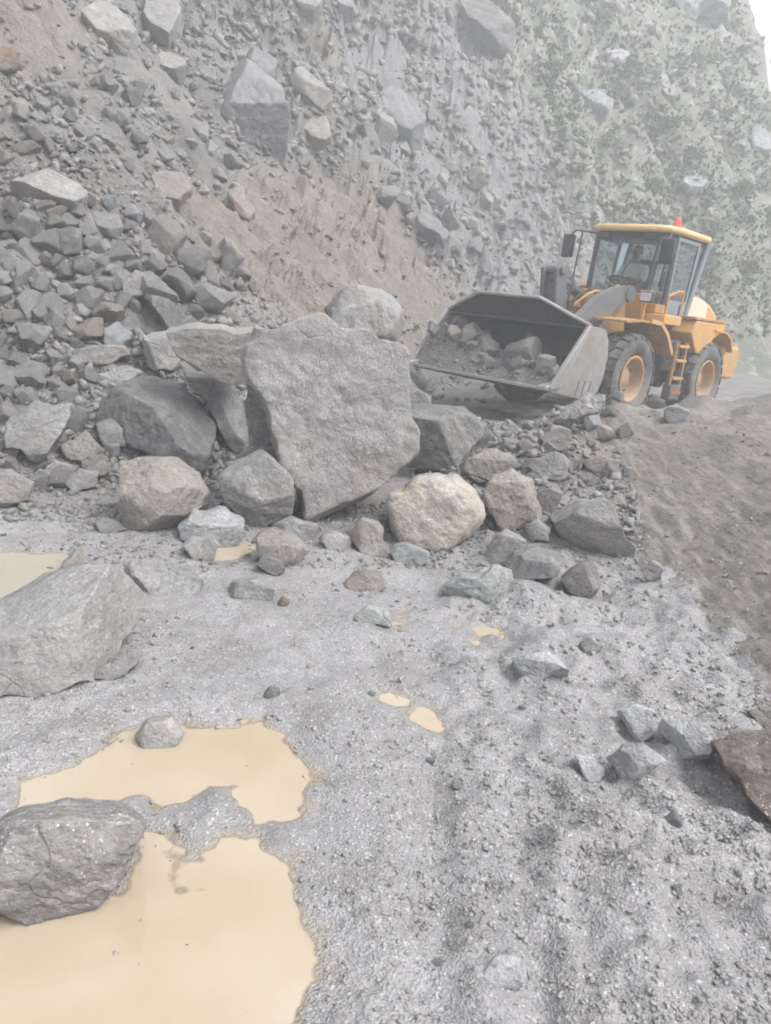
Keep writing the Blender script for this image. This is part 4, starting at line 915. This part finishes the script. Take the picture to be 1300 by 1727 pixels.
for x in (1.4, -1.4):
    for sy in (1, -1): make_wheel(x, sy)

# frames and axles
MB().box((1.25, 0, .95), (1.4, .72, .75)).box((.35, 0, 1.0), (.6, .5, .5)).build('front_frame', 'muddy_yellow', LD, .02)
f = MB()
for sy in (1, -1): f.prism([(.5, 1.3), (.72, 2.06), (.98, 2.16), (1.12, 2.0), (1.5, 1.32)], sy * .36 - .03, sy * .36 + .03)
f.box((.72, 0, 1.72), (.06, .66, .5)); f.build('lift_tower', 'muddy_yellow', LD, .012)
MB().box((-1.5, 0, .95), (2.3, .84, .7)).build('rear_frame', 'dark_steel', LD, .02)
for x in (1.4, -1.4): MB().cyl((x, -.72, .71), (x, .72, .71), .15).cyl((x, -.28, .71), (x, .28, .71), .26).build('axle', 'dark_steel', LD)

# lift arms, linkage
def thick(path, wd, y0, y1):
    P = [Vector(p) for p in path]; L_, R_ = [], []
    for i in range(len(P)):
        d = (P[min(i + 1, len(P) - 1)] - P[max(i - 1, 0)]).normalized(); n = Vector((-d.y, d.x)) * wd[i] / 2; L_.append(P[i] + n); R_.append(P[i] - n)
    mb = MB()
    for i in range(len(P) - 1): mb.prism([L_[i], L_[i + 1], R_[i + 1], R_[i]], y0, y1)
    mb.cyl((P[0].x, y0 - .02, P[0].y), (P[0].x, y1 + .02, P[0].y), wd[0] * .62); mb.cyl((P[-1].x, y0 - .02, P[-1].y), (P[-1].x, y1 + .02, P[-1].y), wd[-1] * .6)
    return mb
for sy in (1, -1):
    thick([(.92, 2.02), (1.3, 1.93), (1.75, 1.72), (2.15, 1.42), (2.45, 1.05), (2.62, .72)], [.22, .34, .44, .46, .34, .2], sy * .52 - .06, sy * .52 + .06).build('lift_arm', 'arm_grey', LD)
    lc = MB().cyl((.95, sy * .42, .85), (1.55, sy * .42, 1.15), .085, 20).build('lift_cylinder', 'muddy_yellow', LD)
    MB().cyl((1.55, sy * .42, 1.15), (2.05, sy * .42, 1.40), .045, 14).build('piston_rod', 'chrome', lc)
MB().cyl((2.05, -.5, 1.42), (2.05, .5, 1.42), .13, 20).box((2.02, 0, 1.5), (.2, .5, .3)).build('cross_tube', 'arm_grey', LD)
bc = MB()
for sy in (1, -1): bc.prism([(2.22, 2.26), (2.36, 2.32), (2.50, 2.24), (2.42, 1.85), (2.34, 1.5), (2.42, 1.08), (2.26, 1.02), (2.05, 1.42), (2.08, 1.8)], sy * .12 - .03, sy * .12 + .03)
bc.cyl((2.36, -.2, 2.22), (2.36, .2, 2.22), .07).cyl((2.2, -.22, 1.5), (2.2, .22, 1.5), .11).box((2.3, 0, 1.95), (.12, .2, .2)).build('bell_crank', 'arm_grey', LD, .01)
tc = MB().cyl((1.02, 0, 1.78), (1.85, 0, 2.04), .10, 22).cyl((1.78, 0, 2.02), (1.9, 0, 2.055), .125, 22).build('tilt_cylinder', 'arm_grey', LD)
MB().cyl((1.85, 0, 2.04), (2.36, 0, 2.21), .05, 14).build('piston_rod', 'chrome', tc)
MB().box((2.5, 0, 1.12), (.5, .1, .14), (-.25, 'Y')).build('bucket_link', 'arm_grey', LD, .01)
rgl = random.Random(3)
for k in range(7):
    y = -.34 + k * .11; a = (.95 + .05 * k, y, 1.95); b_ = (1.9 + .1 * rgl.random(), y * .6, 1.72 + .2 * rgl.random()); mid = ((a[0] + b_[0]) / 2 + .1, y + rgl.uniform(-.08, .08), 2.1 + rgl.uniform(-.1, .14))
    path = [tuple((1 - q) ** 2 * a[i] + 2 * q * (1 - q) * mid[i] + q * q * b_[i] for i in range(3)) for q in [j / 9 for j in range(10)]]
    MB().tube(path, .019, 8).build('hose', 'hose_black' if k % 3 else 'yellow_paint', LD)
MB().box((1.45, .0, 1.62), (.35, .4, .22)).cyl((1.3, .2, 1.75), (1.62, .2, 1.8), .09).cyl((1.3, -.2, 1.72), (1.6, -.24, 1.78), .08).build('valve_block', 'muddy_yellow', LD, .012)

# bucket
BK = empty('bucket', LD); YB = 1.27
prof = [(3.22, 1.44), (2.80, 1.40), (2.68, 1.26), (2.63, 1.05), (2.64, .80), (2.72, .58), (2.88, .46), (3.3, .49), (3.80, .55)]
MB().strip(prof, .035, -YB, YB).build('shell', 'dark_steel', BK, sharp=25)
for sy in (1, -1):
    a, b_ = (YB, YB + .045) if sy > 0 else (-YB - .045, -YB)
    sp = MB().prism([(3.24, 1.455), (2.79, 1.43), (2.655, 1.28), (2.60, 1.05), (2.61, .79), (2.69, .555), (2.87, .43), (3.3, .455), (3.93, .545), (3.97, .60)], a, b_).build('side_plate', 'worn_steel', BK, .006)
    y0 = YB + .045
    MB().prism([(3.24, 1.46), (3.17, 1.455), (3.72, .60), (3.97, .57), (3.985, .61)], sy * y0 if sy > 0 else sy * y0 - .018, sy * y0 + .018 if sy > 0 else sy * y0).build('side_cutter', 'edge_steel', sp, .004)
    for k in range(3):
        xx = 2.98 + k * .16
        MB().prism([(xx, .475), (xx + .018, .477), (xx - .03, .70), (xx - .048, .70)], *((y0, y0 + .006) if sy > 0 else (-y0 - .006, -y0))).build('wear_strip', 'dark_steel', sp)
MB().add([(3.20, -1.31, 1.44), (3.20, 1.31, 1.44), (3.43, .56, 1.74), (3.43, -.56, 1.74), (3.165, -1.31, 1.45), (3.165, 1.31, 1.45), (3.40, .56, 1.76), (3.40, -.56, 1.76)],
         [(0, 1, 2, 3), (7, 6, 5, 4), (0, 4, 5, 1), (1, 5, 6, 2), (2, 6, 7, 3), (3, 7, 4, 0)]).build('spill_guard', 'dark_steel', BK)
MB().tube([(3.20, -1.31, 1.455), (3.425, -.56, 1.76), (3.425, .56, 1.76), (3.20, 1.31, 1.455)], .026, 8).build('spill_guard_rim', 'worn_steel', BK)
MB().prism([(3.70, .515), (4.02, .555), (4.01, .595), (3.70, .572)], -1.31, 1.31).build('cutting_edge', 'edge_steel', BK, .004)
for sy in (1, -1): MB().prism([(3.78, .53), (4.07, .565), (4.06, .62), (3.80, .66)], sy * 1.255 - .09, sy * 1.255 + .06).build('corner_tip', 'edge_steel', BK, .01)
for sy in (1, -1): MB().prism([(2.70, .95), (2.45, .85), (2.5, .6), (2.72, .58)], sy * .52 - .11, sy * .52 - .07).prism([(2.70, .95), (2.45, .85), (2.5, .6), (2.72, .58)], sy * .52 + .07, sy * .52 + .11).build('bucket_bracket', 'arm_grey', BK)

# fenders, platforms, steps
for sy in (1, -1):
    fd = MB().strip([(.34, 1.13), (.62, 1.42), (.9, 1.58), (1.5, 1.60), (2.0, 1.56)], .03, *sorted((sy * .62, sy * 1.19))).build('front_fender', 'muddy_yellow', LD)
    MB().strip([(.33, 1.12), (.61, 1.41), (.9, 1.575), (1.25, 1.595)], .065, *sorted((sy * 1.19, sy * 1.215))).build('fender_edge', 'yellow_paint', fd)
    MB().box((.42, sy * .96, 1.68), (.62, .40, .16)).build('platform', 'yellow_paint', LD, .02)
    MB().box((.55, sy * .86, 1.84), (.34, .2, .14)).build('tool_box', 'muddy_yellow', LD, .015)
    MB().box((.80, sy * .80, 1.84), (.05, .05, .5)).box((.80, sy * .80, 2.08), (.06, .2, .05)).build('lamp_bracket', 'yellow_paint', LD, .008)
    hl = MB().box((.84, sy * .84, 2.0), (.10, .22, .17)).build('headlight', 'cab_black', LD, .02)
    MB().box((.893, sy * .84, 2.0), (.012, .18, .13)).build('lens', 'lamp', hl, .004)
    MB().prism([(-.60, 1.74), (-1.85, 1.74), (-1.80, 1.60), (-1.42, 1.46), (-1.22, 1.18), (-.80, 1.18), (-.46, 1.52)], *sorted((sy * .70, sy * 1.12))).build('side_panel', 'yellow_paint', LD, .02)
    MB().box((-1.2, sy * .95, 1.775), (1.35, .36, .05)).build('walkway', 'muddy_yellow', LD, .01)
    MB().strip([(-2.35, 1.25), (-2.15, 1.48), (-1.9, 1.58), (-1.4, 1.6)], .03, *sorted((sy * .66, sy * 1.15))).build('rear_fender', 'yellow_paint', LD)
    ld = MB()
    for x in (-.36, .02): ld.box((x, sy * 1.12, .98), (.05, .06, .72))
    lo = ld.build('ladder', 'muddy_yellow', LD, .008)
    for z in (.74, 1.04, 1.28): MB().box((-.17, sy * 1.13, z), (.36, .12, .045)).build('rung', 'yellow_paint', lo, .006)
    st = MB().box((-.17, sy * 1.1, .50), (.40, .16, .26)).build('step', 'hose_black', LD, .02)
    MB().box((-.17, sy * 1.19, .50), (.36, .012, .05)).build('red_strip', 'red_paint', st)
    MB().box((-.2, sy * .72, 1.1), (.62, .5, .55)).build('tank', 'dark_steel', LD, .04)
    MB().tube(S(sy, [(.62, 1.1, 1.76), (.62, 1.1, 2.05), (.3, 1.1, 2.15), (.1, 1.1, 2.15), (.1, 1.1, 1.76)]), .017, 8).build('hand_rail', 'yellow_paint', LD)
    MB().box((-.95, sy * .58, 1.45), (.9, .2, .5)).build('chassis_rail', 'muddy_yellow', LD, .02)

# engine hood and counterweight
hd = MB().prism([(-1.12, 1.25), (-1.12, 2.20), (-1.7, 2.19), (-2.2, 2.10), (-2.6, 1.92), (-2.78, 1.62), (-2.80, 1.25)], -.62, .62).build('engine_hood', 'yellow_paint', LD, .10)
for sy in (1, -1):
    MB().prism([(-1.16, 1.78), (-1.16, 2.16), (-1.7, 2.15), (-2.02, 2.08), (-2.02, 1.78)], *sorted((sy * .618, sy * .632))).build('hood_panel', 'hood_white', hd, .004)
    for k in range(4): MB().box((-2.3, sy * .625, 1.5 + .08 * k), (.34, .012, .03)).build('vent_slat', 'cab_black', hd)
MB().prism([(-2.30, .75), (-2.25, 1.36), (-3.0, 1.36), (-3.08, 1.2), (-3.05, .85), (-2.9, .72)], -1.02, 1.02).build('counterweight', 'yellow_paint', LD, .05)
MB().cyl((-1.9, -.3, 2.1), (-1.9, -.3, 2.62), .055, 16).build('exhaust_pipe', 'dark_steel', LD)

# cab
CB = empty('cab', LD); yc, zb, zt = .74, 1.56, 3.06
FRT = [(.36, 2.06), (.24, zt)]                        # windscreen slope in x,z
MB().box((-.35, 0, 1.58), (1.1, 1.46, .08)).build('floor', 'cab_black', CB)
MB().prism([(.30, 1.62), (.36, 2.06), (.33, 2.09), (.27, 1.62)], -.60, .52).build('front_panel', 'yellow_paint', CB, .01)
MB().prism([(-.86, 1.6), (-.86, 2.05), (-.92, 2.05), (-.92, 1.6)], -.72, .72).build('rear_panel', 'cab_grey', CB)
def post(p0, p1, w_=.07, mat='cab_black', nm='pillar'):
    MB().cyl(p0, p1, w_ / 2, 10).build(nm, mat, CB)
for sy in (1, -1):
    post((.05, sy * yc, zb + .04), (.02, sy * yc, zt), .075)
    post((.36, sy * .56, 2.04), (.24, sy * .56, zt), .05)
    post((-.80, sy * yc, zb), (-1.22, sy * yc, zt), .11, 'cab_grey')
    # curved corner glass, lower edge falling to the side
    A, B_ = (.36, .56), (.05, .74); pts0, pts1 = [], []
    for k in range(7):
        q = k / 6; bx = (1 - q) ** 2 * .36 + 2 * q * (1 - q) * .30 + q * q * .05; by = (1 - q) ** 2 * .56 + 2 * q * (1 - q) * .73 + q * q * .74
        pts0.append((bx, sy * by, 2.05 - .42 * q)); pts1.append((bx - .12 * (1 - q) - .03 * q, sy * by, zt - .02))
    MB().add(pts0 + pts1, [(i, i + 1, 8 + i, 7 + i) for i in range(6)]).build('corner_window', 'glass', CB)
    MB().add([(-.84, sy * .735, 2.1), (-.78, sy * .735, 2.1), (-.86, sy * .735, 3.0), (-1.16, sy * .735, 3.0)], [(0, 1, 2, 3)]).build('quarter_window', 'glass', CB)
MB().add([(.365, -.55, 2.07), (.365, .55, 2.07), (.245, .55, zt - .02), (.245, -.55, zt - .02)], [(0, 1, 2, 3)]).build('windscreen', 'glass', CB)
MB().add([(-.90, -.70, 2.08), (-.90, .70, 2.08), (-1.2, .70, zt), (-1.2, -.70, zt)], [(3, 2, 1, 0)]).build('rear_window', 'glass', CB)
MB().box((.27, 0, 3.03), (.06, 1.1, .07)).box((.10, -.64, 3.03), (.3, .05, .06), (.5, 'Z')).box((.10, .64, 3.03), (.3, .05, .06), (-.5, 'Z')).build('header_rail', 'cab_black', CB)
MB().prism([(.38, -.50), (.36, .50), (.22, .74), (.02, .82), (-1.15, .82), (-1.30, .70), (-1.30, -.70), (-1.15, -.82), (.02, -.82), (.22, -.74)], 3.07, 3.18, 'z').build('roof', 'roof_yellow', CB, .04)
MB().prism([(.26, -.48), (.24, .48), (.0, .72), (-1.15, .72), (-1.15, -.72), (.0, -.72)], 3.02, 3.065, 'z').build('roof_lining', 'cab_black', CB)
for sy in (1, -1):
    wl = MB().box((.30, sy * .42, 2.985), (.09, .18, .10)).build('work_light', 'cab_black', CB, .015)
MB().cyl((.385, -.1, 2.1), (.30, .22, 2.75), .010, 6).build('wiper', 'hose_black', CB)
for sy, nm_ in ((1, 'door'), (-1, 'door')):
    y0, y1 = sorted((sy * .745, sy * .785))
    dr = MB().prism([(.0, 1.60), (.0, 2.02), (-.755, 2.02), (-.70, 1.60)], y0, y1).prism([(.0, 2.02), (.0, 3.03), (-.06, 3.03), (-.06, 2.02)], y0, y1).prism([(-.06, 2.97), (-.06, 3.03), (-.86, 3.03), (-.855, 2.97)], y0, y1).prism([(-.69, 2.02), (-.755, 2.02), (-.865, 2.97), (-.80, 2.97)], y0, y1).build(nm_, 'cab_grey', LD, .006)
    MB().add([(-.06, sy * .765, 2.02), (-.69, sy * .765, 2.02), (-.80, sy * .765, 2.97), (-.06, sy * .765, 2.97)], [(0, 1, 2, 3)]).build('door_window', 'glass', dr)
    MB().tube(S(sy, [(-.58, .80, 1.78), (-.52, .815, 1.78), (-.52, .815, 1.95), (-.58, .80, 1.95)]), .014, 8).box((-.55, sy * .788, 1.865), (.12, .012, .22)).build('handle', 'cab_black', dr)
    mr = MB().box((.82 if sy > 0 else .50, sy * 1.02, 2.72) if sy > 0 else (.28, -1.16, 2.80), (.07, .24, .40)).build('mirror', 'cab_black', LD, .03)
    if sy > 0: MB().tube([(.22, .66, 3.0), (.7, .98, 3.02), (.82, 1.02, 2.9), (.82, 1.02, 2.5), (.4, .78, 2.2)], .016, 8).build('mirror_arm', 'cab_black', mr)
    else: MB().tube([(.22, -.66, 3.04), (.36, -1.0, 3.06), (.28, -1.16, 2.95)], .016, 8).tube([(.36, -.86, 3.05), (.44, -.86, 2.1), (.36, -.6, 2.0)], .014, 8).build('mirror_arm', 'cab_black', mr)
bn = MB().cyl((-.55, .42, 3.19), (-.55, .42, 3.25), .085, 16).build('beacon', 'cab_black', LD)
MB().lathe([(0, .0), (0, .075)], -.55, .42, 3.25, 4).build('gasket', 'cab_black', bn) if False else MB().cyl((-.55, .42, 3.25), (-.55, .42, 3.40), .07, 18, .055).build('beacon_lens', 'beacon', bn, .015)
# inside the cab
MB().box((-.36, -.1, 1.96), (.5, .5, .10)).box((-.60, -.1, 2.34), (.10, .5, .72), (-.12, 'Y')).box((-.36, -.1, 1.76), (.35, .35, .32)).build('seat', 'seat_fabric', CB, .03)
MB().cyl((.22, -.1, 1.62), (.14, -.1, 2.24), .05, 12).box((.22, -.1, 2.0), (.12, .5, .10)).build('steering_column', 'cab_black', CB, .01)
sw = MB(); ring = [(.13 - .17 * math.cos(a) * .9, .19 * math.sin(a) - .1, 2.27 + .17 * math.cos(a) * .35 * -1) for a in [i * 6.28318 / 20 for i in range(21)]]
sw.tube(ring, .016, 8).cyl((.13, -.27, 2.27), (.13, .07, 2.27), .012, 6).build('steering_wheel', 'cab_black', CB)
MB().box((-.5, -.42, 2.08), (.6, .18, .2)).box((-.5, .42, 2.0), (.5, .14, .12)).build('console', 'cab_black', CB, .02)

# driver
def skinned(name, joints, edges, mat, parent, sub=2):
    me = bpy.data.meshes.new(name); me.from_pydata([j[:3] for j in joints], edges, []); o = bpy.data.objects.new(name, me); COL.objects.link(o); o.parent = parent
    sk = o.modifiers.new('skin', 'SKIN'); me.skin_vertices.new() if not me.skin_vertices else None
    for v, j in zip(me.skin_vertices[0].data, joints): v.radius = (j[3], j[4] if len(j) > 4 else j[3])
    me.skin_vertices[0].data[0].use_root = True
    sb = o.modifiers.new('sub', 'SUBSURF'); sb.levels = sub; sb.render_levels = sub; me.materials.append(M[mat]); return o
DX, DY = -.36, -.10
J = [(DX, DY, 2.10, .15, .13), (DX + .0, DY, 2.30, .15, .12), (DX + .02, DY, 2.50, .18, .12), (DX + .03, DY, 2.64, .06, .06), (DX + .05, DY, 2.72, .075, .08), (DX + .06, DY, 2.80, .095, .085), (DX + .055, DY, 2.88, .075, .07)]
E_ = [(0, 1), (1, 2), (2, 3), (3, 4), (4, 5), (5, 6)]
for sy in (1, -1):
    k = len(J); J += [(DX + .02, DY + sy * .19, 2.53, .065), (DX + .12, DY + sy * .26, 2.32, .052), (DX + .36, DY + sy * .20, 2.30, .04), (DX + .46, DY + sy * .17, 2.32, .036), (DX + .53, DY + sy * .15, 2.33, .025)]
    E_ += [(2, k), (k, k + 1), (k + 1, k + 2), (k + 2, k + 3), (k + 3, k + 4)]
    k = len(J); J += [(DX + .12, DY + sy * .10, 2.08, .095), (DX + .46, DY + sy * .14, 2.10, .075), (DX + .56, DY + sy * .14, 1.78, .05), (DX + .58, DY + sy * .14, 1.66, .045), (DX + .72, DY + sy * .15, 1.64, .04)]
    E_ += [(0, k), (k, k + 1), (k + 1, k + 2), (k + 2, k + 3), (k + 3, k + 4)]
DR = empty('person'); DR.matrix_world = LMAT
tag(DR, 'person in a pale grey shirt seated at the wheel inside the cab', 'person')
body = skinned('body', J, E_, 'skin', DR)
skinned('shirt', [(DX, DY, 2.08, .168, .148), (DX, DY, 2.30, .165, .138), (DX + .02, DY, 2.50, .19, .135), (DX + .03, DY, 2.60, .085, .085), (DX + .02, DY + .19, 2.53, .085), (DX + .12, DY + .26, 2.33, .07), (DX + .24, DY + .23, 2.31, .06), (DX + .02, DY - .19, 2.53, .085), (DX + .12, DY - .26, 2.33, .07), (DX + .24, DY - .23, 2.31, .06)], [(0, 1), (1, 2), (2, 3), (2, 4), (4, 5), (5, 6), (2, 7), (7, 8), (8, 9)], 'shirt', DR)
skinned('trousers', [(DX, DY, 2.05, .165, .14), (DX + .13, DY + .10, 2.07, .11), (DX + .46, DY + .14, 2.10, .088), (DX + .56, DY + .14, 1.75, .065), (DX + .13, DY - .10, 2.07, .11), (DX + .46, DY - .14, 2.10, .088), (DX + .56, DY - .14, 1.75, .065)], [(0, 1), (1, 2), (2, 3), (0, 4), (4, 5), (5, 6)], 'trousers', DR)
skinned('hair', [(DX + .02, DY, 2.82, .09, .085), (DX + .035, DY, 2.89, .088, .082), (DX + .045, DY, 2.925, .06, .06)], [(0, 1), (1, 2)], 'hair', DR)
fc = MB()
for sy in (1, -1): fc.cyl((DX + .125, DY + sy * .032, 2.815), (DX + .14, DY + sy * .032, 2.815), .013, 8).cyl((DX + .05, DY + sy * .088, 2.79), (DX + .05, DY + sy * .10, 2.79), .03, 8)
fc.cyl((DX + .12, DY, 2.80), (DX + .165, DY, 2.775), .012, 8, .018).box((DX + .135, DY, 2.735), (.012, .05, .01)).build('face_features', 'hair', DR)

# load in the bucket
rg = np.random.RandomState(41)
gy = np.linspace(-1.25, 1.25, 46); gx = np.linspace(2.72, 3.93, 26); X_, Y_ = np.meshgrid(gx, gy)
hgt = .38 * np.exp(-((Y_ + .95) / .75) ** 2) + .16 + .10 * np.exp(-((Y_ - .7) / .6) ** 2)
Z_ = .47 + .06 * (X_ - 2.9) + hgt * sstep(3.98, 3.55, X_) * (.75 + .5 * sstep(2.7, 3.2, X_)) + .06 * fbm(X_ * 4, Y_ * 4, 2.2, 4) * sstep(3.95, 3.8, X_) - .03 * sstep(3.8, 3.93, X_)
idx = np.arange(X_.size).reshape(X_.shape); q = np.stack([idx[:-1, :-1], idx[:-1, 1:], idx[1:, 1:], idx[1:, :-1]], -1).reshape(-1, 4)
dl = mesh_obj('dirt', np.stack([X_.ravel(), Y_.ravel(), Z_.ravel()], -1), q, M['hill']); dl.matrix_world = LMAT; tag(dl, 'grey dirt heaped in the loader bucket', None, None, 'stuff')
def zload(x, y):
    i = int(np.argmin(abs(gy - y))); j = int(np.argmin(abs(gx - x))); return Z_[i, j]
ORDB = ['first'] + ORD[1:]
LOAD = [(3.55, .42, .30, 'largest flat rock in the middle of the loader bucket', 'pale_rock'), (3.45, -.62, .21, 'brownish rock on the high side of the bucket load', 'brown_rock'), (3.3, -.95, .17, 'topmost rock of the bucket load', 'grey_rock'), (3.4, -.25, .22, 'rounded rock beside the largest rock in the bucket', 'grey_rock'),
        (3.6, .95, .18, 'rock at the bucket\'s near side plate', 'grey_rock')]
for x, y, s, lab, mt in LOAD + [(3.62 + .12 * rg.rand(), -1.15 + .19 * k + .06 * rg.rand(), .07 + .06 * rg.rand(), ORDB[k] + ' small stone along the bucket\'s cutting edge from the far corner', 'grey_rock') for k in range(13)] + [(3.1 + .3 * rg.rand(), -1.1 + .16 * k + .06 * rg.rand(), .09 + .08 * rg.rand(), ORDB[k] + ' small stone at the back of the bucket from the far side', 'grey_rock') for k in range(10)]:
    o = bpy.data.objects.new('load_stone', PROT[rg.randint(len(PROT))]); COL.objects.link(o)
    o.matrix_world = LMAT @ Matrix.Translation((x, y, zload(x, y) + s * .22)) @ Matrix.Rotation(rg.uniform(-.3, .3), 4, 'X') @ Matrix.Rotation(rg.uniform(0, 6.28), 4, 'Z') @ Matrix.Scale(s, 4)
    tag(o, lab, 'stone', 'stones in the loader bucket')
n = 420; bx = rg.uniform(2.95, 3.9, n); by = rg.uniform(-1.2, 1.2, n); bz = np.array([zload(a, c) for a, c in zip(bx, by)]); ss = .02 + .06 * rg.rand(n) ** 2
cr = scatter('rubble_load', np.stack([bx, by, bz + .2 * ss], -1), ss, HP, M['rubble'], rg, .6, .3 + .4 * rg.rand(n), 'broken stone fragments in the loader bucket'); cr.matrix_world = LMAT


# ------------------------------------------------------------------ plants on the far hillside
m, t, b = newmat('hill_grass'); g = NT(t)
tt = g.attr('tint'); c = g.mix(g.ramp(tt, .0, .55), (.105, .14, .08), (.15, .185, .11)); c = g.mix(g.ramp(tt, .6, 1.0), c, (.24, .225, .17))
g.l(c, b.inputs['Base Color']); b.inputs['Roughness'].default_value = .8; b.inputs['Specular IOR Level'].default_value = .2
M['grass'] = m
rg = np.random.RandomState(19)
n = 30000; px = rg.uniform(640, 1420, n); py = rg.uniform(-80, 640, n); P, T = hits(px, py)
ve = zmask(P[:, 0], P[:, 1], Z_VEG, 1.6, 3.2); cl = fbm(P[:, 0] * .45, P[:, 1] * .45, 4.1, 3)
dh = hill_d(P[:, 0], P[:, 1])
keep = (dh > 1.0) & (T < 75) & (P[:, 0] * math.cos(AZE) - P[:, 1] * math.sin(AZE) < 4.0) & (rg.rand(n) < np.where(ve > .5, .8, .012)) & ((cl > rg.uniform(-.4, .3, n)) | (rg.rand(n) < .2)); P = P[keep]; T = T[keep]; cl = cl[keep]; n = len(P)
V, F, TI = [], [], []
K = 6                                                  # blades in a tuft
sz = (.05 + .15 * rg.rand(n) ** 2) * (1 + .5 * np.maximum(cl, 0))
base_t = np.clip(.35 + .5 * rg.rand(n) - .5 * cl, 0, 1)
for k in range(K):
    a = rg.uniform(0, 6.283, n); ln = sz * rg.uniform(.6, 1.25, n); out = ln * rg.uniform(.25, .9, n); wd = .06 * ln + .02
    dx, dy = np.cos(a), np.sin(a); o0 = P + np.stack([dx * .3 * sz * rg.rand(n), dy * .3 * sz * rg.rand(n), -.03 * np.ones(n)], -1)
    sx, sy = -dy * wd, dx * wd; side = np.stack([sx, sy, np.zeros(n)], -1)
    midp = o0 + np.stack([dx * out * .45, dy * out * .45, ln * .75], -1); tip = o0 + np.stack([dx * out, dy * out, ln * rg.uniform(.5, 1.0, n)], -1)
    off = sum(len(q) for q in V); V.append(np.stack([o0 - side * .6, o0 + side * .6, midp + side * 1.6, midp - side * 1.6, tip], 1).reshape(-1, 3))
    i = off + np.arange(n) * 5
    F.append(np.concatenate([np.stack([i, i + 1, i + 2], -1), np.stack([i, i + 2, i + 3], -1), np.stack([i + 3, i + 2, i + 4], -1)])); TI.append(np.repeat(np.clip(base_t + rg.uniform(-.15, .15, n), 0, 1), 5))
o_ = mesh_obj('grass', np.concatenate(V), np.concatenate(F), M['grass'], smooth=False); add_attr(o_.data, 'tint', np.concatenate(TI)); tag(o_, 'rough green and straw coloured grass on the far hillside', None, None, 'stuff')
# low bushes: one object each
SHRUBS = [(1020, 250), (1075, 150), (930, 120), (1130, 230), (1215, 190), (1250, 330), (1200, 400), (900, 60), (1010, 40), (1100, 330), (960, 300), (1260, 460), (1180, 110)]
m, t, b = newmat('bush_leaves'); g = NT(t); oi = g.n('ShaderNodeObjectInfo').outputs['Random']; tt = g.attr('tint')
c = g.mix(tt, (.08, .11, .065), (.13, .165, .09)); c = g.mix(g.math('MULTIPLY', oi, .35), c, (.14, .12, .08)); g.l(c, b.inputs['Base Color']); b.inputs['Roughness'].default_value = .7; M['leaf'] = m
paint('bark', (.12, .09, .07), amt=.2, rough=.8)
PLACE = ['high on the left of the green hillside', 'under the white outcrop', 'left of the pale rock cluster', 'behind the loader cab', 'near the sky at the right', 'at the right edge above the loader', 'behind the cab\'s beacon', 'beside the dark overhanging rock', 'near the top of the green hillside', 'above the cab roof', 'at the edge of the bare rock', 'behind the engine hood', 'just below the white outcrop']
for k, (px_, py_) in enumerate(SHRUBS):
    P0, t0 = hit(px_, py_); rgk = np.random.RandomState(900 + k); s = rgk.uniform(.45, .95)
    root = empty('bush', None, P0); tag(root, 'low dark green bush ' + PLACE[k], 'bush', 'bushes on the green hillside')
    st = MB()
    for j in range(5):
        a = rgk.uniform(0, 6.28); st.cyl((0, 0, -.1), (.5 * s * math.cos(a), .5 * s * math.sin(a), s * rgk.uniform(.5, .9)), .02, 5, .006)
    st.build('stem', 'bark', root)
    n = 900; c0 = rgk.normal(size=(9, 3)) * np.array([.5, .5, .28]) * s + np.array([0, 0, .5 * s]); ci = rgk.randint(9, size=n)
    pos = c0[ci] + rgk.normal(size=(n, 3)) * .16 * s; pos[:, 2] = np.abs(pos[:, 2])
    d1 = rgk.normal(size=(n, 3)); d1 /= np.linalg.norm(d1, axis=1)[:, None]; d2 = np.cross(d1, rgk.normal(size=(n, 3))); d2 /= np.linalg.norm(d2, axis=1)[:, None]
    L_ = .05; vv = np.stack([pos - d1 * L_, pos + d2 * L_ * .5, pos + d1 * L_, pos - d2 * L_ * .5], 1).reshape(-1, 3)
    cr = mesh_obj('crown', vv, np.arange(n * 4).reshape(-1, 4), M['leaf'], root, smooth=False); add_attr(cr.data, 'tint', np.repeat(rgk.rand(n), 4))


# ------------------------------------------------------------------ haze
m = bpy.data.materials.new('haze'); m.use_nodes = True; t = m.node_tree; t.nodes.clear()
out = t.nodes.new('ShaderNodeOutputMaterial'); pv = t.nodes.new('ShaderNodeVolumePrincipled')
pv.inputs['Color'].default_value = (.93, .965, 1.0, 1); pv.inputs['Density'].default_value = HAZE
t.links.new(pv.outputs[0], out.inputs['Volume'])
zlo = float(GZ.min()) - 1.0; zhi = float(GZ.max()) + 1.5; xl, xh = float(xs[0]) - 2, float(xs[-1]) + 2; yl, yh = float(ys[0]) - 2, float(ys[-1]) + 2
o_ = mesh_obj('haze', [(x_, y_, z_) for z_ in (zlo, zhi) for y_ in (yl, yh) for x_ in (xl, xh)], [(0, 2, 3, 1), (4, 5, 7, 6), (0, 1, 5, 4), (2, 6, 7, 3), (0, 4, 6, 2), (1, 3, 7, 5)], m, smooth=False)
tag(o_, None, None, None, 'stuff')
